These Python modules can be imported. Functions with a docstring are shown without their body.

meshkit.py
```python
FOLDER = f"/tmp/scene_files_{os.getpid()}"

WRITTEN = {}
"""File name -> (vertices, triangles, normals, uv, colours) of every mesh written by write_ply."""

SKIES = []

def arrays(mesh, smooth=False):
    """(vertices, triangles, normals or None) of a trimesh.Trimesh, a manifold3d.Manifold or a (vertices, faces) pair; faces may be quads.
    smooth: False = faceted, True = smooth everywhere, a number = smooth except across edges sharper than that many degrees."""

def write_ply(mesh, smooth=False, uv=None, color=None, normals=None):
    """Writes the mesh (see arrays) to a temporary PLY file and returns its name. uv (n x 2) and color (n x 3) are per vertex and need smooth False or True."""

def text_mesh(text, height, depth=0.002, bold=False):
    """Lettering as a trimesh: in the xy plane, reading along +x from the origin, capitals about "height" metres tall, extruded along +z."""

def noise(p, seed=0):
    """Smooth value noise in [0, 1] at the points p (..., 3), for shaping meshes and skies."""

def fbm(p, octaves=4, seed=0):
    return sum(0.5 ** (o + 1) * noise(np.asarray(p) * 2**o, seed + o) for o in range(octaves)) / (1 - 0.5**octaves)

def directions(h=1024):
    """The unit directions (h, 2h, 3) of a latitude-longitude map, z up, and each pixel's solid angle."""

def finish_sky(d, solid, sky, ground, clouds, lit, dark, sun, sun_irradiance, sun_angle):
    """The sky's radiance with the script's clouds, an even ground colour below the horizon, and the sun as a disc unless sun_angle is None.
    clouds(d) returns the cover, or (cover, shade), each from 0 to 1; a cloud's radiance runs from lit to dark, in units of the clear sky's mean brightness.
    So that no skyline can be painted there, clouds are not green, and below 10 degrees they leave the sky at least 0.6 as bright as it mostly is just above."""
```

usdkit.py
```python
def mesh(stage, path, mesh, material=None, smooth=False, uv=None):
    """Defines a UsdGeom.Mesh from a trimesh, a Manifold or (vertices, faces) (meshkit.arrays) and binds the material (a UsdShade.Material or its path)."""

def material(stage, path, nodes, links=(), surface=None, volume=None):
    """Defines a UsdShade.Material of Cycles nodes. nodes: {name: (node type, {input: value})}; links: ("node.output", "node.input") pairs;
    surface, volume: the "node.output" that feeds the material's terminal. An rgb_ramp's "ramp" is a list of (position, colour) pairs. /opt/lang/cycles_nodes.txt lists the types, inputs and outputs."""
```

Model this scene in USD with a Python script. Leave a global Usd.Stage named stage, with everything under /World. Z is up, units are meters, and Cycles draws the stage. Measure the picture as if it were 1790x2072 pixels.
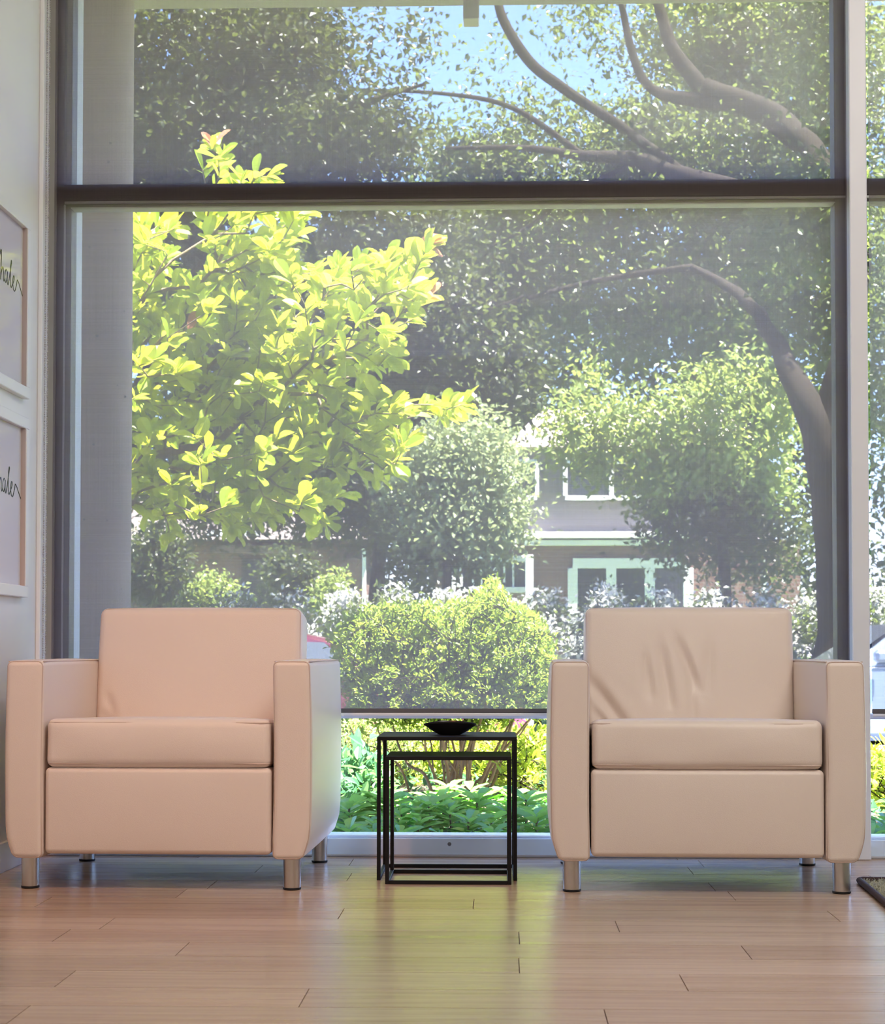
import math, random
import numpy as np
import trimesh
import usdkit, meshkit
from pxr import Usd, UsdGeom, UsdLux, UsdShade, Gf, Sdf, Vt

stage = Usd.Stage.CreateInMemory()
UsdGeom.SetStageUpAxis(stage, 'Z'); UsdGeom.SetStageMetersPerUnit(stage, 1.0)
UsdGeom.Xform.Define(stage, '/World'); UsdGeom.Scope.Define(stage, '/World/Looks')
# ------------------------------------------------------------------ camera
IW, IH = 1790, 2072
FPX, CY, YAW, PITCH, ROLL, EYE, DIST = 3692.0, 1198.5, 0.0324, 0.0312, 0.0004, 0.648, 5.741
cs, sn = math.cos(YAW), math.sin(YAW)
FW = np.array([-sn * math.cos(PITCH), cs * math.cos(PITCH), math.sin(PITCH)])
RT = np.array([cs, sn, 0.0]); UP = np.cross(RT, FW)
RT, UP = math.cos(ROLL) * RT + math.sin(ROLL) * UP, -math.sin(ROLL) * RT + math.cos(ROLL) * UP
CAM = np.array([0, -DIST, EYE])
cam = UsdGeom.Camera.Define(stage, '/World/camera')
cam.CreateHorizontalApertureAttr(36.0); cam.CreateVerticalApertureAttr(36.0 * IH / IW)
cam.CreateFocalLengthAttr(36.0 * FPX / IW)
cam.CreateVerticalApertureOffsetAttr((CY - IH / 2) / IW * 36.0)
cam.CreateClippingRangeAttr((0.05, 500.0))
cam.CreateExposureAttr(0.52)
cam.CreateFStopAttr(14.0); cam.CreateFocusDistanceAttr(5.0)
cam.AddTransformOp().Set(Gf.Matrix4d(*RT, 0, *UP, 0, *(-FW), 0, *CAM, 1))

# ------------------------------------------------------------------ sky, sun, lamps
SUN = np.array([0.26, -0.14, 0.90]); SUN /= np.linalg.norm(SUN)
sky_m = usdkit.material(stage, '/World/Looks/sky', {
    'sky': ('sky_texture', {'sky_type': 'multiple_scattering', 'sun_disc': False, 'sun_elevation': math.asin(SUN[2]), 'sun_rotation': math.atan2(SUN[0], SUN[1]),
                            'air_density': 1.0, 'aerosol_density': 0.6, 'ozone_density': 2.0}),
    'wb': ('mix_color', {'blend_type': 'multiply', 'fac': 1.0, 'b': (1.06, .93, 1.10), 'use_clamp': False}), 'bg': ('background_shader', {'strength': 0.28})}, [('sky.color', 'wb.a'), ('wb.result', 'bg.color')], surface='bg.background')
dome = UsdLux.DomeLight.Define(stage, '/World/sky_dome')
UsdShade.MaterialBindingAPI.Apply(dome.GetPrim()).Bind(sky_m)


def look_at_matrix(pos, direction):
    """A frame at pos whose -z axis looks along direction."""
    z = -np.asarray(direction, float); z /= np.linalg.norm(z)
    x = np.cross([0, 0, 1.0] if abs(z[2]) < .99 else [0, 1.0, 0], z); x /= np.linalg.norm(x)
    y = np.cross(z, x)
    return Gf.Matrix4d(*map(float, (*x, 0, *y, 0, *z, 0, *pos, 1)))


sun = UsdLux.DistantLight.Define(stage, '/World/sun')
sun.CreateIntensityAttr(15.0); sun.CreateNormalizeAttr(True); sun.CreateAngleAttr(0.55); sun.CreateColorAttr(Gf.Vec3f(1.0, 0.95, 0.84))
sun.AddTransformOp().Set(look_at_matrix((0, 0, 20), -SUN))


def room_lamp(name, pos, aim, w, h, power, color):
    l = UsdLux.RectLight.Define(stage, '/World/' + name)
    l.CreateWidthAttr(w); l.CreateHeightAttr(h); l.CreateIntensityAttr(power); l.CreateColorAttr(Gf.Vec3f(*color))
    l.AddTransformOp().Set(look_at_matrix(pos, np.array(aim) - np.array(pos)))


# unseen ceiling lamps of the waiting room, and one added spot


def added_spot(name, pos, aim, power, color, cone):
    l = UsdLux.SphereLight.Define(stage, '/World/' + name)
    l.CreateRadiusAttr(.07); l.CreateIntensityAttr(power); l.CreateColorAttr(Gf.Vec3f(*color))
    sh = UsdLux.ShapingAPI.Apply(l.GetPrim()); sh.CreateShapingConeAngleAttr(cone); sh.CreateShapingConeSoftnessAttr(.7)
    l.AddTransformOp().Set(look_at_matrix(pos, np.array(aim) - np.array(pos)))


added_spot('added_spot_warm', (-1.0, -2.9, 3.5), (-.98, -.80, .35), 440.0, (1.0, 0.40, 0.19), 19.0)  # unseen warm spot, added to tint the left armchair
room_lamp('ceiling_light_neutral', (1.3, -2.7, 3.55), (1.0, -1.5, 0), 1.6, 1.6, 8.8, (1.0, 0.935, 0.865))
room_lamp('ceiling_light_back', (0.2, -6.6, 3.55), (0.2, -4.4, 0.0), 3.0, 1.6, 3.6, (1.0, 0.90, 0.83))


# ------------------------------------------------------------------ helpers
def ray(px, py):
    return FW + (px - IW / 2) / FPX * RT + (CY - py) / FPX * UP


def at(px, py, Y):
    d = ray(px, py); return CAM + d * ((Y + DIST) / d[1])


def on_floor(px, py, z=0.0):
    d = ray(px, py); return CAM + d * ((z - EYE) / d[2])


def on_x(px, py, X):
    d = ray(px, py); return CAM + d * (X / d[0])


USED = {}


def numbered(parent, name):
    k = USED.get((parent, name), 0); USED[(parent, name)] = k + 1
    return name if k == 0 else '%s_%03d' % (name, k)


def tag(p, label=None, category=None, group=None, kind=None):
    for k, v in (('label', label), ('category', category), ('group', group), ('kind', kind)):
        if v: p.SetCustomDataByKey(k, v)
    return p


def thing(name, label=None, category=None, loc=(0, 0, 0), rz=0.0, group=None, kind=None):
    n = numbered('/World', name)
    x = UsdGeom.Xform.Define(stage, '/World/' + n)
    x.AddTranslateOp().Set(Gf.Vec3d(*map(float, loc)))
    if rz: x.AddRotateZOp().Set(math.degrees(rz))
    return tag(x.GetPrim(), label, category, group, kind)


def obj(name, mesh, m, parent=None, smooth=False, label=None, category=None, group=None, kind=None):
    base = '/World' if parent is None else str(parent.GetPath())
    g = usdkit.mesh(stage, base + '/' + numbered(base, name), mesh, m, smooth=smooth)
    return tag(g.GetPrim(), label, category, group, kind)


def dup(src, name, loc, rz=0.0, scale=1.0, label=None, category=None, group=None):
    n = numbered('/World', name)
    x = UsdGeom.Xform.Define(stage, '/World/' + n)
    p = x.GetPrim()
    p.GetReferences().AddInternalReference(src.GetPath())
    x.ClearXformOpOrder()
    x.AddTransformOp(opSuffix='placed').Set(Gf.Matrix4d(*map(float, (scale * math.cos(rz), scale * math.sin(rz), 0, 0, -scale * math.sin(rz), scale * math.cos(rz), 0, 0, 0, 0, scale, 0, *loc, 1))))
    p.SetInstanceable(True)
    return tag(p, label, category, group)


def cat(*ms):
    ms = [m for m in ms if m is not None]
    vs, fs, n = [], [], 0
    for m in ms:
        v, f = (m.vertices, m.faces) if hasattr(m, 'vertices') else m
        v = np.asarray(v, float); f = np.asarray(f, int)
        if f.shape[1] == 4: f = np.vstack([f[:, [0, 1, 2]], f[:, [0, 2, 3]]])
        vs.append(v); fs.append(f + n); n += len(v)
    return np.vstack(vs), np.vstack(fs)


def box(x0, x1, y0, y1, z0, z1, ch=0.0):
    """A box between limits, with a small chamfer on all edges."""
    lo, hi = np.minimum([x0, y0, z0], [x1, y1, z1]), np.maximum([x0, y0, z0], [x1, y1, z1])
    if ch <= 0:
        m = trimesh.creation.box(hi - lo); m.apply_translation((lo + hi) / 2); return m.vertices, m.faces
    c = min(ch, *((hi - lo) * .45))
    pts = []
    for k in range(3):
        for s in np.ndindex(2, 2, 2):
            p = np.where(s, hi - c, lo + c).astype(float); p[k] = hi[k] if s[k] else lo[k]; pts.append(p)
    h = trimesh.convex.convex_hull(np.array(pts)); return h.vertices, h.faces


def rbox(sx, sy, sz, r, n=8, puff=(0, 0, 0), seg=3):
    """A rounded box centred on the origin with puffed faces."""
    half = np.array([sx, sy, sz]) / 2.0

    def ticks(h):
        e = np.tan(np.linspace(0, 1, seg + 1) * math.pi / 4) * r
        e = h - r + e
        mid = np.linspace(-(h - r), h - r, n + 1)
        return np.concatenate([-e[::-1][:-1], mid, e[1:]])
    T = [ticks(h) for h in half]
    vs, fs, off = [], [], 0
    for ax in range(3):
        a, b = (ax + 1) % 3, (ax + 2) % 3
        U, V = np.meshgrid(T[a], T[b], indexing='ij')
        for s in (-1, 1):
            P = np.zeros(U.shape + (3,)); P[..., a] = U; P[..., b] = V; P[..., ax] = s * half[ax]
            nu, nv = U.shape
            i = np.arange(nu * nv).reshape(nu, nv)
            q = np.stack([i[:-1, :-1], i[1:, :-1], i[1:, 1:], i[:-1, 1:]], -1).reshape(-1, 4)
            if s < 0: q = q[:, ::-1]
            vs.append(P.reshape(-1, 3)); fs.append(q + off); off += nu * nv
    v = np.vstack(vs); q = np.vstack(fs)
    inner = np.clip(v, -half + r, half - r); d = v - inner
    v = inner + d / np.maximum(np.linalg.norm(d, axis=1, keepdims=True), 1e-9) * r
    u = v / half
    w = np.clip(1 - u ** 2, 0, 1)
    for ax in range(3):
        a, b = (ax + 1) % 3, (ax + 2) % 3
        v[:, ax] += u[:, ax] * puff[ax] * np.sqrt(w[:, a] * w[:, b])
    m = trimesh.Trimesh(v, np.vstack([q[:, [0, 1, 2]], q[:, [0, 2, 3]]]), process=False)
    m.merge_vertices(digits_vertex=6)
    m.update_faces(m.nondegenerate_faces())
    return np.array(m.vertices), np.array(m.faces)


def tube(path, r, sides=8, closed=False, cap=True):
    p = np.asarray(path, float); n = len(p)
    rr = np.broadcast_to(np.asarray(r, float), (n,))
    if closed: t = np.roll(p, -1, 0) - np.roll(p, 1, 0)
    else: t = np.gradient(p, axis=0)
    t /= np.linalg.norm(t, axis=1, keepdims=True) + 1e-12
    a = np.zeros_like(p)
    ref = np.array([0, 0, 1.0]) if abs(t[0][2]) < .9 else np.array([1.0, 0, 0])
    x = np.cross(t[0], ref)
    for i in range(n):
        x = x - t[i] * (x @ t[i])
        if np.linalg.norm(x) < 1e-6: x = np.cross(t[i], [.3, .5, .81])
        x = x / np.linalg.norm(x); a[i] = x
    b = np.cross(t, a)
    ang = np.arange(sides) * 2 * np.pi / sides
    v = p[:, None] + rr[:, None, None] * (np.cos(ang)[None, :, None] * a[:, None] + np.sin(ang)[None, :, None] * b[:, None])
    I, J = np.meshgrid(np.arange(n if closed else n - 1), np.arange(sides), indexing='ij')
    I2 = (I + 1) % n
    q = np.stack([I * sides + J, I * sides + (J + 1) % sides, I2 * sides + (J + 1) % sides, I2 * sides + J], -1).reshape(-1, 4)
    f = np.vstack([q[:, [0, 1, 2]], q[:, [0, 2, 3]]])
    v = v.reshape(-1, 3)
    if cap and not closed:
        v = np.vstack([v, p[:1], p[-1:]]); k = n * sides
        j = np.arange(sides)
        f = np.vstack([f, np.stack([np.full(sides, k), (j + 1) % sides, j], 1), np.stack([np.full(sides, k + 1), (n - 1) * sides + j, (n - 1) * sides + (j + 1) % sides], 1)])
    return v, f


def lathe(profile, sections=32):
    m = trimesh.creation.revolve(np.array(profile, float), sections=sections)
    return m.vertices, m.faces


def move(m, loc=(0, 0, 0), rz=0.0, rx=0.0):
    v = np.array(m[0] if isinstance(m, tuple) else m.vertices, float); f = m[1] if isinstance(m, tuple) else m.faces
    if rx:
        c, s = math.cos(rx), math.sin(rx); v = v @ np.array([[1, 0, 0], [0, c, -s], [0, s, c]]).T
    if rz:
        c, s = math.cos(rz), math.sin(rz); v = v @ np.array([[c, -s, 0], [s, c, 0], [0, 0, 1]]).T
    return v + np.asarray(loc, float), np.asarray(f)


def smoothpath(pts, n=60):
    """Catmull-Rom through the points."""
    P = np.asarray(pts, float); P = np.vstack([2 * P[0] - P[1], P, 2 * P[-1] - P[-2]])
    out = []; k = len(P) - 3; per = max(2, n // k)
    for i in range(k):
        p0, p1, p2, p3 = P[i:i + 4]
        for t in np.linspace(0, 1, per, endpoint=False):
            out.append(.5 * ((2 * p1) + (p2 - p0) * t + (2 * p0 - 5 * p1 + 4 * p2 - p3) * t * t + (3 * p1 - p0 - 3 * p2 + p3) * t ** 3))
    out.append(P[-2]); return np.array(out)


# ------------------------------------------------------------------ materials
MATS = {}


def mat(name, nodes, links, surface):
    MATS[name] = usdkit.material(stage, '/World/Looks/' + name, nodes, links, surface=surface); return MATS[name]


def plain(name, c, rough=0.5, metal=0.0, spec=0.5, vary=0.06, scale=6.0, bump=0.0, bscale=60.0, coat=0.0):
    """One colour, gently varied, with optional fine relief."""
    c = np.array(c, float)
    nodes = {'g': ('texture_coordinate', {}), 'n': ('noise_texture', {'scale': scale, 'detail': 4.0}),
             'r': ('rgb_ramp', {'ramp': [(0.25, tuple(c * (1 - vary))), (0.75, tuple(np.minimum(c * (1 + vary), 1)))]}),
             'p': ('principled_bsdf', {'roughness': rough, 'metallic': metal, 'specular_ior_level': spec, 'coat_weight': coat, 'coat_roughness': .1})}
    links = [('g.object', 'n.vector'), ('n.fac', 'r.fac'), ('r.color', 'p.base_color')]
    if bump:
        nodes['bn'] = ('noise_texture', {'scale': bscale, 'detail': 3.0}); nodes['bb'] = ('bump', {'strength': bump, 'distance': 0.002})
        links += [('g.object', 'bn.vector'), ('bn.fac', 'bb.height'), ('bb.normal', 'p.normal')]
    return mat(name, nodes, links, 'p.BSDF')


def leafmat(name, dark, light, glow, amount=0.5, rough=0.42, spec=0.4):
    """Leaves: each leaf its own tone, light shining through."""
    nodes = {'g': ('geometry', {}),
             'r': ('rgb_ramp', {'ramp': [(0.0, dark), (0.55, tuple((np.array(dark) + np.array(light)) / 2)), (1.0, light)]}),
             't': ('rgb_ramp', {'ramp': [(0.0, tuple(np.array(glow) * .7)), (1.0, glow)]}),
             'p': ('principled_bsdf', {'roughness': rough, 'specular_ior_level': spec}),
             'tr': ('translucent_bsdf', {}), 'm': ('mix_closure', {'fac': amount})}
    links = [('g.random_per_island', 'r.fac'), ('g.random_per_island', 't.fac'), ('r.color', 'p.base_color'), ('t.color', 'tr.color'), ('p.BSDF', 'm.closure1'), ('tr.BSDF', 'm.closure2')]
    return mat(name, nodes, links, 'm.closure')


def woodplank(name, c1, c2, seed):
    nodes = {'g': ('texture_coordinate', {}), 'mp': ('mapping', {'scale': (1.3, 26.0, 10.0), 'location': (seed * 3.7, seed * 1.3, seed * .9)}),
             'n': ('noise_texture', {'scale': 1.0, 'detail': 6.0, 'roughness': .62, 'distortion': .6}),
             'mp2': ('mapping', {'scale': (.5, 7.0, 4.0), 'location': (seed * 1.7, seed * 5.3, 0)}), 'n2': ('noise_texture', {'scale': 1.0, 'detail': 3.0, 'distortion': 1.0}),
             'a': ('math', {'math_type': 'multiply_add', 'value2': .55}), 'r': ('rgb_ramp', {'ramp': [(0.28, c1), (0.62, c2), (0.9, tuple(np.array(c2) * 1.06))]}),
             's': ('math', {'math_type': 'multiply', 'value2': .45}),
             'rr': ('map_range', {'from_min': .3, 'from_max': .7, 'to_min': .21, 'to_max': .32}),
             'bb': ('bump', {'strength': .12, 'distance': 0.001}), 'p': ('principled_bsdf', {'specular_ior_level': .55})}
    links = [('g.object', 'mp.vector'), ('mp.vector', 'n.vector'), ('g.object', 'mp2.vector'), ('mp2.vector', 'n2.vector'), ('n.fac', 'a.value1'), ('n2.fac', 's.value1'), ('s.value', 'a.value3'),
             ('a.value', 'r.fac'), ('r.color', 'p.base_color'), ('n.fac', 'rr.value'), ('rr.result', 'p.roughness'), ('n.fac', 'bb.height'), ('bb.normal', 'p.normal')]
    return mat(name, nodes, links, 'p.BSDF')


PLANKS = [woodplank('plank_%d' % i, c1, c2, i + 1) for i, (c1, c2) in enumerate([
    ((0.369, 0.239, 0.164), (0.504, 0.356, 0.259)), ((0.405, 0.27, 0.189), (0.54, 0.392, 0.288)), ((0.333, 0.221, 0.151), (0.477, 0.333, 0.243)), ((0.414, 0.288, 0.206), (0.522, 0.387, 0.293))])]
M_wall = plain('wall_paint', (.78, .76, .73), .6, vary=.015, bump=.05, bscale=220)
M_ceil = plain('ceiling_paint', (.80, .78, .74), .8, vary=.01)
M_white = plain('white_metal', (.78, .80, .86), .35, vary=.015)
M_trim = plain('trim_paint', (.82, .81, .79), .4, vary=.01)
M_bronze = plain('dark_bronze_frame', (.060, .045, .042), .45, vary=.08)
M_gasket = plain('pale_gasket', (.72, .73, .72), .5, vary=.03)
M_leather = plain('cream_leather', (.79, .675, .605), .42, spec=.45, vary=.018, scale=3.0, bump=.18, bscale=420)
M_piping = plain('cream_piping', (.60, .46, .39), .5, vary=.03)
M_under = plain('black_dust_cover', (.02, .02, .022), .9)
M_steel = plain('brushed_steel', (.62, .60, .57), .28, metal=1.0, vary=.05, scale=40, bump=.04, bscale=300)
M_rubber = plain('black_rubber', (.012, .012, .013), .6)
M_black = plain('black_metal', (.008, .0075, .008), .5, spec=.25, vary=.1, bump=.05, bscale=200)
M_bowl = plain('black_bowl', (.015, .015, .016), .3, vary=.1)
M_frame = plain('white_frame', (.76, .74, .71), .4, vary=.02)
M_paper = plain('print_paper', (.80, .775, .75), .7, vary=.01)
M_mat = plain('rebate_shadow', (.50, .415, .38), .6, vary=.02)  # reddish shadow inside the frame, put into the rebate colour
M_ink = plain('black_ink', (.015, .014, .014), .7)
M_bead = plain('steel_bead', (.55, .55, .55), .3, metal=.6)
M_wbead = plain('white_bead', (.80, .86, .92), .35)
M_concrete = plain('pitted_concrete', (.48, .36, .28), .85, vary=.14, scale=5.0, bump=.5, bscale=38)
M_pit = plain('concrete_pit', (.16, .15, .15), .95)
M_canopy = plain('canopy_concrete', (.52, .50, .46), .85, vary=.06)
M_lampbox = plain('beige_box', (.60, .55, .46), .6)
M_hem = plain('hem_pocket', (.11, .105, .11), .7)

def pane_mat(name, tint, base, top, rough=0.0):
    """Thin glass: clear, with a mirror image that strengthens towards grazing view, alike from both faces."""
    return mat(name, {'t': ('transparent_bsdf', {'color': tint}), 'g': ('glossy_bsdf', {'color': (1, 1, 1), 'roughness': rough}), 'f': ('layer_weight', {'blend': .5}),
                      'w': ('math', {'math_type': 'power', 'value2': 5.0}), 'a': ('math', {'math_type': 'multiply_add', 'value2': top, 'value3': base}), 'm': ('mix_closure', {})},
               [('f.facing', 'w.value1'), ('w.value', 'a.value1'), ('a.value', 'm.fac'), ('t.BSDF', 'm.closure1'), ('g.BSDF', 'm.closure2')], 'm.closure')


pane_mat('window_glass', (.98, .993, .99), .02, .6)
pane_mat('picture_glass', (.99, .99, .99), .012, .12, .04)
# woven sunscreen: threads and open holes finer than the picture shows; the threads glow with the daylight behind them
mat('screen_fabric', {
    'g': ('texture_coordinate', {}), 'mh': ('mapping', {'scale': (2.0, 2.0, 700.0)}), 'nh': ('noise_texture', {'scale': 1.0, 'detail': 3.0}),
    'mv': ('mapping', {'scale': (700.0, 2.0, 2.0)}), 'nv': ('noise_texture', {'scale': 1.0, 'detail': 3.0}), 'av': ('math', {'math_type': 'add'}),
    'rt': ('map_range', {'from_min': .7, 'from_max': 1.3, 'to_min': .88, 'to_max': 1.12}),
    'ct': ('vector_math', {'math_type': 'scale', 'vector1': (.205, .166, .160)}), 'cd': ('vector_math', {'math_type': 'scale', 'vector1': (.050, .043, .042)}),
    'tl': ('translucent_bsdf', {}), 'df': ('diffuse_bsdf', {}), 'th': ('add_closure', {}),
    'tp': ('transparent_bsdf', {'color': (1, 1, 1)}), 'm': ('mix_closure', {'fac': 0.60})},
    [('g.object', 'mh.vector'), ('mh.vector', 'nh.vector'), ('g.object', 'mv.vector'), ('mv.vector', 'nv.vector'), ('nh.fac', 'av.value1'), ('nv.fac', 'av.value2'), ('av.value', 'rt.value'),
     ('rt.result', 'ct.scale'), ('rt.result', 'cd.scale'), ('ct.vector', 'tl.color'), ('cd.vector', 'df.color'), ('tl.BSDF', 'th.closure1'), ('df.BSDF', 'th.closure2'),
     ('th.closure', 'm.closure1'), ('tp.BSDF', 'm.closure2')], 'm.closure')

# ------------------------------------------------------------------ the room
XL, XR, YB, ZC = -1.455, 4.6, -8.2, 3.6
rng = np.random.default_rng(7); random.seed(7)
floor = thing('floor', kind='structure')
obj('floor_bed', box(XL - .1, XR, YB, 0.0, -.06, -.004), plain('floor_bed', (.12, .09, .07), .9), floor)
PW = 0.18
# joints seen in the photograph, by row: y of the row's near edge -> x positions
known = {}
for (px, py) in ((209, 1874), (366, 1923), (127, 1984), (612, 2024), (1512, 1930), (1385, 1992), (1050, 1955), (1250, 1878), (1694, 1860), (1226, 2058), (1050, 1898), (958, 1828), (688, 1852), (1482, 1815)):
    p = on_floor(px, py); known.setdefault(int(math.floor((p[1] + 2.425) / PW)), []).append(p[0])
k0 = int(math.floor((-4.3 + 2.425) / PW))
for k in range(k0, 15):
    y0 = -2.425 + k * PW; y1 = min(y0 + PW, -0.004)
    if y0 >= -.01: break
    js = sorted(known.get(k, []))
    if not js: js = [random.uniform(-.9, .9)]
    while js[0] > XL + .55: js.insert(0, js[0] - random.uniform(1.0, 1.5))
    while js[-1] < 3.0: js.append(js[-1] + random.uniform(1.15, 1.5))
    xs = [XL] + [j for j in js if XL + .12 < j < 2.9] + [3.2]
    for a, b in zip(xs[:-1], xs[1:]):
        ch = .0011
        v = np.array([[a + .0005, y0 + .0005, -.004], [b - .0005, y0 + .0005, -.004], [b - .0005, y1 - .0005, -.004], [a + .0005, y1 - .0005, -.004],
                      [a + ch, y0 + ch, 0], [b - ch, y0 + ch, 0], [b - ch, y1 - ch, 0], [a + ch, y1 - ch, 0]], float)
        q = np.array([[4, 5, 6, 7], [0, 1, 5, 4], [1, 2, 6, 5], [2, 3, 7, 6], [3, 0, 4, 7]])
        obj('plank', (v, q), PLANKS[random.randrange(4)], floor)
obj('rear_boards', box(XL, XR, YB, -2.425 + k0 * PW, -.004, 0), PLANKS[0], floor)
obj('side_boards', box(3.2, XR, -2.425 + k0 * PW, 0, -.004, 0), PLANKS[1], floor)

obj('wall_left', box(XL - .12, XL, YB, 0.06, -.06, ZC), M_wall, kind='structure')
obj('wall_back', box(XL - .12, XR + .12, YB - .12, YB, -.06, ZC), M_wall, kind='structure')
obj('wall_right', box(XR, XR + .12, YB, 0.06, -.06, ZC), M_wall, kind='structure')
obj('ceiling', box(XL - .12, XR + .12, YB - .12, 0.2, ZC, ZC + .15), M_ceil, kind='structure')
obj('wall_front', cat(box(XL - .12, XR + .12, -.02, .14, 3.0, ZC), box(3.72, XR + .12, -.02, .14, -.06, 3.0)), M_wall, kind='structure')
obj('baseboard_left', box(XL, XL + .012, YB, -.085, 0, .088, .003), M_trim, kind='structure')

# ------------------------------------------------------------------ the window
GY = 0.03
w1 = thing('window_1', kind='structure')
X0, X1 = XL, 1.081
# pale jamb against the wall, then the bronze frame with its pale glazing bead
obj('jamb', box(XL, XL + .014, -.085, .0, 0, 3.0, .002), plain('jamb_white', (.90, .91, .92), .3, vary=.01), w1)
obj('jamb_lining', box(XL + .014, -1.4165, -.012, .05, .0, 3.0, .002), plain('greyed_lining', (.42, .42, .38), .5), w1)
obj('frame_stile', cat(box(-1.4165, -1.393, -.006, .07, .064, 3.0, .002), box(-1.3885, -1.370, -.002, .07, .064, 3.0, .002)), M_bronze, w1)
obj('glazing_bead', box(-1.393, -1.3885, -.009, .05, .064, 2.064, .001), M_gasket, w1)
obj('frame_stile', box(1.047, 1.085, -.006, .07, .064, 3.0, .002), M_bronze, w1)
obj('transom', cat(box(-1.393, 1.08, -.012, .08, 2.073, 2.128, .004), box(-1.386, 1.08, -.004, .06, 2.056, 2.066, .002)), M_bronze, w1)
obj('transom_bead', cat(box(-1.39, 1.08, -.014, .05, 2.066, 2.073, .001), box(-1.372, 1.05, -.006, .05, 2.052, 2.056, .001)), M_gasket, w1)
obj('glazing_bar', cat(box(-1.39, 1.06, .0, .06, .430, .447, .002)), M_white, w1)
obj('head', box(-1.41, 1.08, -.01, .09, 2.93, 3.0, .002), M_bronze, w1)
obj('glass_pane', box(-1.372, 1.05, GY, GY + .006, 2.126, 2.93), MATS['window_glass'], w1)
obj('glass_pane', box(-1.372, 1.05, GY, GY + .006, .445, 2.056), MATS['window_glass'], w1)
obj('glass_pane', box(-1.372, 1.05, GY, GY + .006, .066, .432), MATS['window_glass'], w1)
OJX = at(143.5, 700, .075)[0]
obj('outer_jamb', box(OJX - .04, OJX, .075, on_x(165, 700, OJX)[1], .05, 3.0, .002), plain('outer_jamb', (.80, .78, .82), .5), w1)
w2 = thing('window_2', kind='structure')
obj('frame_stile', box(1.128, 1.1355, -.006, .07, .064, 3.0, .002), M_white, w2)
obj('frame_stile', box(3.66, 3.72, -.006, .07, .064, 3.0, .002), M_bronze, w2)
obj('transom', cat(box(1.1355, 3.66, -.012, .08, 2.073, 2.128, .004), box(1.1355, 3.66, -.004, .06, 2.056, 2.066, .002)), M_bronze, w2)
obj('transom_bead', box(1.1355, 3.66, -.014, .05, 2.066, 2.073, .001), M_gasket, w2)
obj('glazing_bar', box(1.1355, 3.66, .0, .06, .430, .447, .002), M_white, w2)
obj('head', box(1.1355, 3.66, -.01, .09, 2.93, 3.0, .002), M_bronze, w2)
for z0, z1 in ((2.126, 2.93), (.445, 2.056), (.066, .432)):
    obj('glass_pane', box(1.1355, 3.67, GY, GY + .006, z0, z1), MATS['window_glass'], w2)
t1 = thing('trim_1', kind='structure')
obj('post', box(1.081, 1.1345, -.075, .085, 0, 3.0, .003), M_white, t1)
M_sillw = plain('sky_tinted_sill', (.70, .83, .99), .3, vary=.012)  # blue skylight on the sill is put into its colour
t2 = thing('trim_2', kind='structure')
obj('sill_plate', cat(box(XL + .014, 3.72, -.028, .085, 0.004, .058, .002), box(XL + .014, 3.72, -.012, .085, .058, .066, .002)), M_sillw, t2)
obj('shoe', box(XL + .014, 3.72, -.036, -.02, 0, .008, .002), plain('grey_shoe', (.45, .45, .48), .5), t2)
sc = at(909, 1708, -.03)
obj('screw_head', cat(move(lathe([(0, -.004), (.0055, -.003), (.006, 0), (.0, .0005)], 16), (sc[0], -.0285, sc[2]), rx=math.pi / 2)), plain('screw_grey', (.18, .19, .24), .4, metal=.5), t2)

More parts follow.
